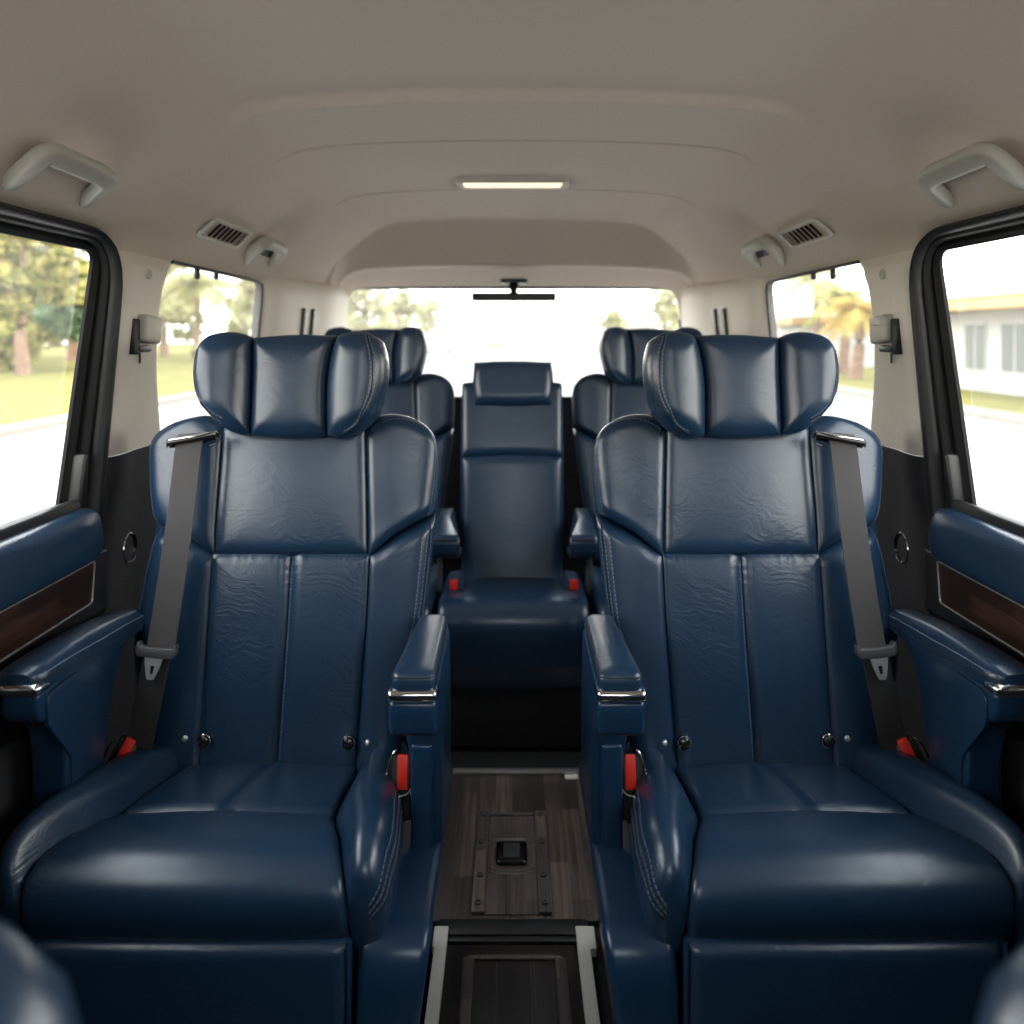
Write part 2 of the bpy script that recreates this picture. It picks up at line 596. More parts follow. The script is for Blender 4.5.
def plate(mb, outer, holes, fn, thick, mi=0):
    """Flat polygon with holes, mapped by fn(p, depth), with thickness."""
    loops = [outer] + holes
    flat = [V((p[0], p[1], 0)) for l in loops for p in l]
    tri = tessellate_polygon([[V((p[0], p[1], 0)) for p in l] for l in loops])
    n = len(flat)
    vs = [fn(p, 0) for p in flat] + [fn(p, thick) for p in flat]
    fs = [tuple(t) for t in tri] + [tuple(n + i for i in t[::-1]) for t in tri]
    k = 0
    for l in loops:
        m = len(l)
        for i in range(m):
            a, b = k + i, k + (i + 1) % m
            fs.append((a, b, n + b, n + a))
        k += m
    mb.raw(vs, fs, mi)

DOOR_P = ([(0.46, 0.188), (1.532, 0.188), (1.538, -0.36), (0.46, -0.36)], [0.05, 0.13, 0.01, 0.03])
DOOR_G = ([(0.50, 0.156), (1.496, 0.156), (1.460, -0.315), (0.50, -0.315)], [0.03, 0.03, 0.008, 0.02])
FRONT_G = rounded([(-0.95, 0.05), (-0.60, 0.156), (-0.22, 0.156), (-0.22, -0.30), (-0.95, -0.30)], [0.03, 0.05, 0.04, 0.03, 0.03])  # unseen front window, cut small so the headrests reflect less light
QUARTER_G = rounded([(1.735, 0.164), (2.415, 0.158), (2.42, -0.28), (1.80, -0.28)], [0.09, 0.04, 0.04, 0.06])

for s, side in ((-1, 'left'), (1, 'right')):
    sd = side
    # outer body side with its window openings
    mb = MB()
    hole_d = rounded([(0.48, 0.172), (1.64, 0.172), (1.64, -0.33), (0.48, -0.33)], [0.03, 0.03, 0.01, 0.02])
    hole_q = rounded([(1.70, 0.176), (2.62, 0.172), (2.62, -0.30), (1.70, -0.30)], [0.03, 0.04, 0.04, 0.03])
    plate(mb, [(-1.45, -1.3), (3.45, -1.3), (3.45, 0.2), (3.2, 0.5), (-0.5, 0.5), (-0.62, 0.44), (-1.45, -0.2)], [FRONT_G, hole_d, hole_q],
          lambda p, d, s=s: wpt(s, p[0], p[1], W(p[1]) + 0.052 + d), 0.03)
    tag(mb.build('wall_' + side, M['body'], smooth=20), kind='structure')

    # --- sliding door: padded top, wood inlay, lower panel, window frame and pane
    tagn = 'door_1' if s < 0 else 'door_2'
    door = empty(tagn, (MID + s * 0.8, 1.0, FLOOR), 'blue padded %s door panel with dark wood inlay below a large window' % side, 'door', kind='structure')
    rt = V(door.location)
    mb = MB()
    prof = [(0.845, -0.322), (0.80, -0.318), (0.782, -0.322), (0.770, -0.334), (0.764, -0.352), (0.761, -0.380), (0.763, -0.402), (0.770, -0.410), (0.80, -0.415)]
    prof = [(p.x, p.y) for p in spl([V((a, b, 0)) for a, b in prof], 26)]
    rows = []
    for Y in [-0.3, 0.3, 0.8, 1.1, 1.3, 1.42, 1.47, 1.495, 1.508, 1.513]:
        k = 1.0 if Y < 1.46 else math.sqrt(max(0.0, 1 - ((Y - 1.46) / 0.054) ** 2))
        rows.append([wpt(s, Y, lerp(-0.365, z, 0.5 + 0.5 * k) if Y > 1.46 else z, lerp(0.815, w, 0.25 + 0.75 * k)) for w, z in prof])
    mb.loft(rows, 0, True, False)
    mb.build('upper_pad', LM, door, rt)
    mb = MB()
    lp = [(0.775, -0.405), (0.778, -0.50), (0.774, -0.515), (0.785, -0.53), (0.792, -0.60), (0.80, -0.75), (0.80, -1.185), (0.85, -1.185), (0.85, -0.405)]
    mb.prism(lp, lambda p, t, s=s: wpt(s, t, p[1], p[0]), -0.3, 1.52, 0.004)
    mb.build('lower_panel', M['black'], door, rt)
    mb = MB()
    inl = rounded([(-0.2, -0.413), (1.462, -0.413), (1.458, -0.488), (-0.2, -0.488)], [0.004, 0.006, 0.008, 0.004], 4)
    plate(mb, inl, [], lambda p, d, s=s: wpt(s, p[0], p[1], 0.7705 + d - 0.0 + (-0.405 - p[1]) * 0.04), 0.012)
    w_in = mb.build('wood_inlay', M['inlay'], door, rt)
    mb = MB()
    mb.tube([wpt(s, p[0], p[1], 0.7695 + (-0.405 - p[1]) * 0.04) for p in inl], 0.0017, 6, closed=True, up=V((1, 0, 0)))
    tag(mb.build('inlay_rim', M['silver'], w_in, rt), 'thin silver line around wood inlay')
    mb = MB()
    mb.lathe(wpt(s, 1.235, -0.72, 0.80), (-s, 0, 0), [(0.085, 0), (0.085, 0.008), (0.078, 0.012), (0.05, 0.014), (0.0, 0.016)], 28)
    mb.build('speaker_grille', M['charcoal'], door, rt)
    # window frame: rubber seal ring lofted to the glass edge
    ro = rounded(DOOR_P[0], DOOR_P[1], 10)
    gi = rounded(DOOR_G[0], DOOR_G[1], 10)
    def ring(t, b):
        out = []
        for a, g in zip(ro, gi):
            q = a.lerp(g, t)
            out.append(wpt(s, q[0], q[1], W(q[1]) + b))
        return out
    mb = MB()
    seal = [(-0.16, 0.01), (-0.18, -0.008), (-0.10, -0.017), (0.08, -0.020), (0.22, -0.016), (0.30, -0.004), (0.31, 0.012)]
    mb.loft([ring(t, b) for t, b in seal], 0, False, True)
    mb.build('window_seal', M['rubber'], door, rt, smooth=50)
    mb = MB()
    fr = [(0.31, 0.012), (0.33, 0.001), (0.46, 0.002), (0.52, 0.008), (0.56, 0.022), (0.70, 0.024), (0.74, 0.016), (0.82, 0.018), (0.90, 0.022), (0.99, 0.024), (1.0, 0.030)]
    mb.loft([ring(t, b) for t, b in fr], 0, False, True)
    mb.build('window_frame', M['satin'], door, rt, smooth=40)
    mb = MB()   # triangular filler at the foot of the rear frame
    fil = [(1.482, -0.22), (1.494, -0.22), (1.508, -0.335), (1.476, -0.335)]
    mb.prism(fil, lambda p, t, s=s: wpt(s, p[0], p[1], W(p[1]) + t), -0.006, 0.03, 0.006)
    mb.build('frame_filler', M['black'], door, rt)
    mb = MB()
    mb.box((-2, -0.3, 0), (2, 1.46, 1))
    mb.bm.free()
    mb = MB()
    mb.prism([(0.835, -0.326), (0.812, -0.300), (0.802, -0.304), (0.798, -0.322)], lambda p, t, s=s: wpt(s, t, p[1], p[0]), -0.3, 1.47, 0.003)
    mb.build('window_sill_strip', M['rubber'], door, rt)
    mb = MB()
    plate(mb, [g for g in gi], [], lambda p, d, s=s: wpt(s, p[0], p[1], W(p[1]) + 0.046 + d), 0.004)
    mb.build('window_pane', M['glass'], door, rt, smooth=0)

    # --- front door window pane and B pillar (out of the photo's frame, lets in daylight)
    mb = MB()
    plate(mb, FRONT_G, [], lambda p, d, s=s: wpt(s, p[0], p[1], W(p[1]) + 0.056 + d), 0.004)
    tag(mb.build('window_3' if s < 0 else 'window_4', M['glass'], smooth=0), kind='structure')

    # --- pillar between sliding door and quarter window
    pil = empty('trim_1' if s < 0 else 'trim_2', (MID + s * 0.78, 1.65, -0.3), 'beige plastic pillar trim between the %s windows' % side, 'pillar trim', kind='structure')
    rt = V(pil.location)
    yr = [(0.20, 1.90), (0.172, 1.86), (0.163, 1.815), (0.14, 1.768), (0.10, 1.745), (0.05, 1.738), (0.0, 1.738), (-0.10, 1.765), (-0.21, 1.812), (-0.30, 1.845), (-0.5, 1.9), (-1.19, 1.95)]
    def rear_y(z):
        for (z0, y0), (z1, y1) in zip(yr, yr[1:]):
            if z <= z0 and z >= z1:
                return lerp(y0, y1, (z0 - z) / (z0 - z1))
        return yr[0][1] if z > yr[0][0] else yr[-1][1]
    ts = [0, 0.02, 0.06, 0.12, 0.2, 0.3, 0.36, 0.42, 0.5, 0.65, 0.8, 0.88, 0.93, 0.97, 1.0]
    hm = [-0.004, 0.0, 0.010, 0.016, 0.018, 0.017, 0.014, 0.012, 0.0125, 0.014, 0.014, 0.011, 0.004, -0.010, -0.045]
    def prow(z, extra=0.0):
        a, b = 1.536 - max(0.0, min(1.0, (z - 0.09) / 0.07)) * 0.014, rear_y(z)
        q = max(0.0, min(1.0, (0.172 - z) / 0.035))
        return [wpt(s, lerp(a, b, t), z, W(z) + 0.012 * (1 - q) - (h + extra) * (q if h > 0 else 1)) for t, h in zip(ts, hm)]
    mb = MB()
    zs = [0.20, 0.185, 0.172, 0.167, 0.163, 0.155, 0.147, 0.14, 0.13, 0.115, 0.10, 0.075, 0.05, 0.0, -0.05, -0.10, -0.15, -0.21, -0.237]
    mb.loft([prow(z) for z in zs], 0, False, False)
    mb.build('pillar_cover', M['beige'], pil, rt, smooth=60)
    mb = MB()
    rows = [prow(-0.2371, -0.004), prow(-0.238, 0.003)] + [prow(z, 0.003) for z in (-0.26, -0.3, -0.36, -0.5, -0.8, -1.185)]
    mb.loft(rows, 0, False, False)
    tag(mb.build('pillar_foot', M['charcoal'], pil, rt, smooth=60), 'charcoal lower half of pillar trim')
    mb = MB()
    c = wpt(s, 1.645, 0.125, W(0.125) - 0.012)
    mb.lathe(c, (-s, 0, 0), [(0.011, -0.002), (0.011, 0.002), (0.0095, 0.004), (0.0075, 0.004), (0.0070, 0.0025), (0.0, 0.0025)], 20)
    mb.build('screw_cap', M['handle'], pil, rt)
    # round black latch recess on the charcoal foot
    mb = MB()
    cy = 1.655
    c = wpt(s, cy, -0.44, W(-0.44) - 0.014)
    mb.lathe(c, (-s, 0, 0), [(0.032, -0.01), (0.032, 0.004), (0.029, 0.007), (0.026, 0.004), (0.022, 0.0), (0.0, -0.002)], 26)
    mb.tube([c + V((-s * 0.006, math.cos(a) * 0.031, math.sin(a) * 0.031)) for a in [math.pi * (0.55 + 0.06 * k) for k in range(22)]], 0.0022, 6, mi=1, up=V((1, 0, 0)))
    mb.build('latch_ring', [M['gloss'], M['chrome']], pil, rt)

    # --- belt height adjuster on the pillar
    t = empty('belt_height_adjuster', wpt(s, 1.68, -0.03, W(0) - 0.014), 'beige shoulder belt clip on black bracket on the %s window pillar' % side, 'belt clip', 'belt clips on the window pillars')
    rt = V(t.location)
    w0 = W(0) - 0.013
    mb = MB()
    mb.box((-0.034, -0.0265, -0.013), (0.034, 0.030, 0.012), 0.007, seg=3, mat=Matrix.Translation(wpt(s, 1.648, 0.010, w0 - 0.012)) @ Matrix.Rotation(math.radians(-6), 4, 'X') @ Matrix.Rotation(math.pi / 2, 4, 'Y') @ Matrix.Rotation(math.pi / 2, 4, 'Z'))
    bd = mb.build('body', M['handle'], t, rt)
    mb = MB()
    mb.box((-0.009, -0.02, -0.008), (0.0, 0.02, 0.008), 0.004, mat=Matrix.Translation(wpt(s, 1.645, 0.027, w0 - 0.022)))
    mb.build('button', M['beige'], bd, rt)
    mb = MB()
    mb.box((-0.008, -0.019, -0.042), (0.006, 0.006, 0.030), 0.003, mat=Matrix.Translation(wpt(s, 1.604, 0.003, w0 - 0.006)))
    mb.box((-0.008, -0.02, -0.010), (0.006, 0.045, 0.004), 0.003, mat=Matrix.Translation(wpt(s, 1.616, -0.025, w0 - 0.006)))
    mb.build('bracket', M['black'], t, rt)
    mb = MB()
    mb.box((-0.002, -0.003, -0.022), (0.002, 0.003, 0.0), 0.0015, mat=Matrix.Translation(wpt(s, 1.632, -0.036, w0 - 0.0005)))
    mb.build('slot', M['greyplastic'], t, rt)

    # --- quarter window
    qw = empty('window_1' if s < 0 else 'window_2', wpt(s, 2.08, -0.28, 0.82), 'rounded %s quarter window with black edge' % side, 'window', kind='structure')
    rt = V(qw.location)
    mb = MB()
    qg = rounded([(1.72, 0.174), (2.53, 0.170), (2.53, -0.29), (1.72, -0.29)], [0.02, 0.03, 0.03, 0.02])
    plate(mb, qg, [], lambda p, d, s=s: wpt(s, p[0], p[1], W(p[1]) + 0.022 + d), 0.004)
    mb.build('pane', M['glass'], qw, rt, smooth=0)
    mb = MB()
    edge = [(2.449, -0.27), (2.449, 0.0), (2.447, 0.115), (2.435, 0.148), (2.405, 0.158), (2.2, 0.161), (1.9, 0.163), (1.79, 0.164)]
    mb.tube([wpt(s, p.x, p.y, W(p.y) + 0.004) for p in spl([V((a, b, 0)) for a, b in edge], 50)], 0.0045, 8, up=V((1, 0, 0)))
    mb.build('edge_seal', M['rubber'], qw, rt)
    for k, (Y, h) in enumerate(((1.935, 0.026), (2.06, 0.018))):
        mb = MB()
        mb.box((-0.006, -0.008, -h), (0.006, 0.008, 0.004), 0.005, mat=Matrix.Translation(wpt(s, Y, 0.160, W(0.15) + 0.004)))
        mb.build('clip', M['black'], qw, rt)

    # --- rear pillar and charcoal lower quarter panel
    rp_ = empty('trim_3' if s < 0 else 'trim_4', wpt(s, 2.8, -0.3, 0.75), 'beige rear pillar trim beside the %s edge of the rear window' % side, 'pillar trim', kind='structure')
    rt = V(rp_.location)
    colp = [(2.449, 0.787), (2.455, 0.782), (2.465, 0.779), (2.49, 0.7745), (2.54, 0.771), (2.555, 0.766), (2.60, 0.758), (2.75, 0.747), (2.86, 0.738), (2.95, 0.728), (2.97, 0.722), (3.02, 0.712), (3.08, 0.703), (3.14, 0.700), (3.20, 0.698), (3.27, 0.688), (3.285, 0.700)]
    mb = MB()
    rows = []
    for z, ex in ((0.215, 0.07), (0.195, 0.035), (0.183, 0.010), (0.172, 0.0), (0.14, 0.0), (0.08, 0), (0.0, 0), (-0.1, 0), (-0.2, 0), (-0.3, 0)):
        rows.append([wpt(s, Y, z + 0.016 * max(0.0, (Y - 2.5)) * (1 if z > 0.16 else 0), w - 0.09 * z + ex) for Y, w in colp])
    mb.loft(rows, 0, False, False)
    mb.build('pillar_cover', M['beige'], rp_, rt, smooth=45)
    mb = MB()
    for yy in (2.80, 2.895):
        w1 = lerp(0.747, 0.738, (yy - 2.75) / 0.11)
        mb.box((-0.012, -0.020, -0.32), (0.012, 0.020, 0.095), 0.006, mat=Matrix.Translation(wpt(s, yy, 0.0, w1 + 0.002)) @ Matrix.Rotation(s * math.radians(-5), 4, 'Y'))
    mb.build('belt_slot', M['black'], rp_, rt)
    mb = MB()
    zz = (-0.285, -0.29, -0.4, -0.7, -1.185)
    rows = [[wpt(s, Y, z, W(z) - (0.0 if z > -0.288 else 0.02)) for Y in (1.80, 2.0, 2.4, 2.8, 3.2, 3.3)] for z in zz]
    mb.loft(rows, 0, False, False)
    tag(mb.build('lower_panel', M['charcoal'], rp_, rt, smooth=40), 'charcoal lower side panel')

# ------------------------------------------------------------------ headliner
CS = [(-0.772, 0.155), (-0.762, 0.172), (-0.735, 0.205), (-0.68, 0.260), (-0.60, 0.323), (-0.54, 0.364), (-0.49, 0.394), (-0.42, 0.410), (-0.25, 0.421), (0, 0.425)]
CS = CS + [(-a, b) for a, b in CS[-2::-1]]
cs = [(p.x, p.y) for p in spl([V((a, b, 0)) for a, b in CS], 110)]
Ys = sorted([-0.62, -0.3, 0, 0.4, 0.8, 1.0, 1.2, 1.34] + [1.36 + 0.006 * k for k in range(26)] + [1.53, 1.56, 1.60, 1.70] + [1.725 + 0.004 * k for k in range(9)] + [1.85, 2.0, 2.2] + [2.30 + 0.005 * k for k in range(9)] + [2.45, 2.6, 2.75, 2.85, 2.92, 2.98, 3.04, 3.10])
def roof_z(w, z, Y):
    aw = abs(w)
    fade = 1.0 if aw < 0.49 else max(0.0, 1 - (aw - 0.49) / 0.06)
    bow = 0.02 * (1 - min(1, aw / 0.5) ** 2) * 0
    Yc = Y - 0.05 * (aw / 0.5) ** 2 * 0
    step = 0.014 - 0.016 / (1 + math.exp(-(Yc - 1.430) / 0.005))
    step -= 0.005 * gau(Yc - 1.445, 0.012)
    g2 = 0.0050 * gau(Yc - 1.741, 0.006)
    g3 = 0.0045 * gau(Yc - 2.318, 0.006)
    return z + fade * (step + g2 + g3)
mb = MB()
def liner_pt(w, z, Y):
    lip = 0.194 if Y < 1.40 else (0.163 if Y > 1.53 else lerp(0.194, 0.163, ((Y - 1.40) / 0.13) ** 2))   # lower edge: above the door frame, then the pillar
    if z < lip:
        return V((MID + math.copysign(0.765 - 0.34 * (lip - 0.163) + (lip - z), w), Y, lip))
    k = max(0.0, Y - 2.75) * 0.12 * max(0.0, min(1.0, (0.30 - z) / 0.13))
    return V((MID + math.copysign(abs(w) - k, w), Y, roof_z(w, z, Y)))
mb.loft([[liner_pt(w, z, Y) for w, z in cs] for Y in Ys], 0, False, False)
ceil = mb.build('ceiling', M['liner'], smooth=70)
tag(ceil, kind='structure')
mb = MB()
mb.box((-0.9, -0.6, 0.47), (0.92, 3.3, 0.50))
tag(mb.build('roof', M['body']), kind='structure')

# rear header between the roof lining and the rear window
A = [(-0.772 + 0.0, 0.10)] + [(w, z) for w, z in cs if abs(w) < 0.74] + [(0.772, 0.10)]
def half(pts, Y):
    return [V((MID * 0 + (x - 512) / F * Y, Y, (HOR - y) / F * Y)) for x, y in pts]
n = 72
def sym(pts):
    return [P(x, y, Y) for x, y, Y in pts] + [P(512, pts[-1][3] if len(pts[-1]) > 3 else pts[-1][1] - 2, pts[-1][2])] + [P(1032 - x if x < 400 else 1024 - x, y, Y) for x, y, Y in pts[::-1]]
ra = spl(sym([(326, 300, 3.06), (330, 281, 3.03), (340, 255, 2.96), (355, 238, 2.93), (380, 226, 2.92), (430, 220.5, 2.92)]), n)
ra0 = [p + V((0, -0.02, 0.012)) + (V((-0.02 if p.x < 0 else 0.02, 0, 0)) * (1 if abs(p.x) > 0.45 else 0)) for p in ra]
ra1 = [p + V((0, 0.015, -0.006)) for p in ra]
rb = spl(sym([(333, 315, 3.14), (335, 298, 3.13), (341, 281, 3.10), (356, 271, 3.08), (400, 266.5, 3.08)]), n)
rb1 = [p + V((0, 0.03, -0.004)) for p in rb]
rb2 = [p + V((0, 0.10, -0.006)) for p in rb]
rc = spl([P(344.5, 320, 3.26), P(345, 310, 3.26), P(349, 296, 3.26), P(361, 288.5, 3.26), P(400, 287, 3.26), P(512, 286.5, 3.26), P(625, 287, 3.26), P(664, 288.5, 3.26), P(676, 296, 3.26), P(680, 310, 3.26), P(680.5, 320, 3.26)], n)
rc1 = [p + V((0, 0.03, 0.004)) for p in rc]
mb = MB()
rows = [ra0, ra, ra1]
for k in (0.25, 0.5, 0.75, 0.92):
    rows.append([a.lerp(b, k) + V((0, 0.012 * math.sin(math.pi * k), 0)) for a, b in zip(ra1, rb)])
rows += [rb, rb1, rb2, rc, rc1]
mb.loft(rows, 0, False, False)
tag(mb.build('trim_5', M['liner'], smooth=50), kind='structure')

# rear wall with the window opening, and the pane
hole = [V((p.x, p.z, 0)) for p in [P(x, y, 3.30) for x, y in ()]]
X0, X1 = (344 - 512) / F * 3.30, (681 - 512) / F * 3.30
hole = rounded([(X0, -0.26), (X1, -0.26), (X1, 0.197), (X0, 0.197)], [0.05, 0.05, 0.085, 0.085], 10)
mb = MB()
plate(mb, [(-0.9, -1.3), (0.92, -1.3), (0.92, 0.47), (-0.9, 0.47)], [hole], lambda p, d: V((p[0], 3.30 + d, p[1])), 0.05)
tag(mb.build('wall_rear', M['charcoal'], smooth=0), kind='structure')
rw = empty('window_5', (0, 3.34, -0.26), 'wide rear window with rounded corners', 'window', kind='structure')
mb = MB()
big = rounded([(X0 - 0.02, -0.28), (X1 + 0.02, -0.28), (X1 + 0.02, 0.215), (X0 - 0.02, 0.215)], 0.06, 8)
plate(mb, big, [], lambda p, d: V((p[0], 3.352 + d, p[1])), 0.004)
mb.build('pane', M['rearglass'], rw, V(rw.location), smooth=0)
mb = MB()
mb.tube([V((p[0], 3.298, p[1])) for p in hole], 0.009, 8, closed=True, up=V((0, 1, 0)))
mb.build('seal', M['rubber'], rw, V(rw.location))
mb = MB()
for k in range(9):      # heating wires
    z = 0.165 - 0.034 * k
    mb.box((X0 + 0.03, 3.349, z - 0.0007), (X1 - 0.03, 3.3505, z + 0.0007))
mb.build('heating_wires', M['greyplastic'], rw, V(rw.location), smooth=0)

# unseen cabin front behind the camera; wall raised to block windscreen light
mb = MB()
mb.box((-0.88, -1.45, -1.3), (0.9, -0.80, 0.20), 0.02)
tag(mb.build('wall_front', M['black']), kind='structure')  # unseen wall, raised to block windscreen light
mb = MB()
ws = [V((-0.74, -0.62, 0.42)), V((0.755, -0.62, 0.42)), V((0.80, -1.32, -0.27)), V((-0.785, -1.32, -0.27))]
mb.raw(ws + [p + V((0, -0.003, 0.003)) for p in ws], [(0, 1, 2, 3), (7, 6, 5, 4), (0, 4, 5, 1), (1, 5, 6, 2), (2, 6, 7, 3), (3, 7, 4, 0)])
tag(mb.build('window_6', M['glass'], smooth=0), kind='structure')

# ----------------------------------------------------------------- the floor
fl = empty('floor', (0, 1.4, FLOOR), 'dark wood-look vinyl floor of the aisle', 'floor', kind='structure')
rt = V(fl.location)
mb = MB()
mb.box((-0.86, -1.4, FLOOR - 0.06), (0.88, 3.35, FLOOR - 0.012))
mb.build('carpet', M['carpet'], fl, rt, smooth=0)
mb = MB()
mb.box((-0.30, 1.625, FLOOR - 0.02), (0.315, 2.20, FLOOR), 0.002)
mb.build('plank_panel', M['planks'], fl, rt)
mb = MB()
mb.box((-0.149, 0.6, FLOOR - 0.03), (0.151, 1.570, FLOOR - 0.006), 0.002)
mb.build('front_panel', M['planksdark'], fl, rt)
mb = MB()
mb.box((-0.149, 1.588, FLOOR - 0.02), (0.152, 1.630, FLOOR + 0.001), 0.002)
mb.box((-0.140, 1.572, FLOOR - 0.02), (0.143, 1.586, FLOOR - 0.001), 0.002)
mb.build('threshold', M['black'], fl, rt)
# grooves of the front panel
mb = MB()
for x in (-0.094, 0.082):
    mb.box((x, 0.8, FLOOR - 0.007), (x + 0.022, 1.535, FLOOR - 0.0025), 0.002)
mb.box((-0.085, 1.530, FLOOR - 0.007), (0.095, 1.540, FLOOR - 0.002), 0.002)
for x in (-0.030, 0.034, 0.040):
    mb.box((x, 0.8, FLOOR - 0.007), (x + 0.003, 1.525, FLOOR - 0.004), 0.001)
mb.build('front_ribs', M['plate'], fl, rt)
# white edge strips with outward feet
for sx, name in ((-1, 'edge_strip'), (1, 'edge_strip')):
    mb = MB()
    x0, x1 = (-0.151, -0.127) if sx < 0 else (0.127, 0.152)
    poly = [(x0, 0.7), (x1, 0.7), (x1, 1.605), (x0 - (0.004 if sx < 0 else 0), 1.605), (x0 - (0.004 if sx < 0 else 0), 1.55), (x0, 1.55)] if sx < 0 else \
           [(x0, 0.7), (x1, 0.7), (x1, 1.545), (x1 + 0.012, 1.545), (x1 + 0.012, 1.605), (x0, 1.605)]
    mb.prism(poly, lambda p, t: V((p[0], p[1], t)), FLOOR - 0.012, FLOOR + 0.005, 0.0015)
    tag(mb.build(name, M['ventrim'], fl, rt), 'pale silver edge strip beside the aisle panel')

# raised mounting plate with bolts and the square latch
pl = empty('floor_anchor_plate', (0, 1.8, FLOOR), 'ribbed anchor plate with bolts and square black latch on the aisle floor', 'floor plate')
rt = V(pl.location)
z0 = FLOOR + 0.0004
mb = MB()
mb.box((-0.058, 1.64, z0), (0.056, 1.985, z0 + 0.002), 0.0008)
mb.box((-0.056, 1.974, z0), (0.054, 1.985, z0 + 0.006), 0.002)
mb.build('plate', M['plate'], pl, rt)
mb = MB()
for xa, ya, yb in ((-0.016, 1.64, 1.75), (0.010, 1.64, 1.75), (-0.022, 1.90, 1.972), (0.018, 1.90, 1.972)):
    mb.box((xa, ya, z0), (xa + 0.004, yb, z0 + 0.004), 0.001)
for pts in (rounded([(-0.062, 1.765), (0.060, 1.765), (0.060, 1.885), (-0.062, 1.885)], 0.03, 5), rounded([(-0.05, 1.775), (0.048, 1.775), (0.048, 1.875), (-0.05, 1.875)], 0.02, 5)):
    mb.tube([V((p[0], p[1], z0 + 0.002)) for p in pts], 0.0022, 6, closed=True)
mb.build('ribs', M['plate'], pl, rt)
for x in (-0.084, 0.055):
    mb = MB()
    mb.box((x, 1.64, z0), (x + 0.028, 1.99, z0 + 0.008), 0.003)
    mb.build('rail', M['plate'], pl, rt)
    for y in (1.665, 1.75, 1.865, 1.972):
        mb = MB()
        mb.lathe((x + 0.014, y, z0 + 0.008), (0, 0, 1), [(0.0075, 0), (0.0075, 0.0025), (0.006, 0.004), (0.003, 0.004), (0.0028, 0.002), (0, 0.002)], 12)
        mb.build('bolt', M['greyplastic'], pl, rt)
mb = MB()
mb.box((-0.036, 1.79, z0), (0.034, 1.865, z0 + 0.010), 0.009, seg=3)
lt = mb.build('latch', M['gloss'], pl, rt)
mb = MB()
mb.box((-0.020, 1.802, z0 + 0.009), (0.018, 1.855, z0 + 0.014), 0.004)
mb.build('latch_button', M['charcoal'], lt, rt)

# silver bar in front of the rear bench
mb = MB()
mb.box((-0.30, 2.163, FLOOR), (0.31, 2.182, FLOOR + 0.010), 0.003)
t = mb.build('scuff_bar', M['silver'], None, V((0, 2.215, FLOOR)))
tag(t, 'thin silver bar across the floor in front of the rear seats', 'scuff bar')
mb = MB()
mb.box((0.142, 2.140, FLOOR), (0.178, 2.162, FLOOR + 0.004), 0.001)
tag(mb.build('end_tag', M['beige'], t, V((0, 2.215, FLOOR))), 'small cream tag at one end of the bar')

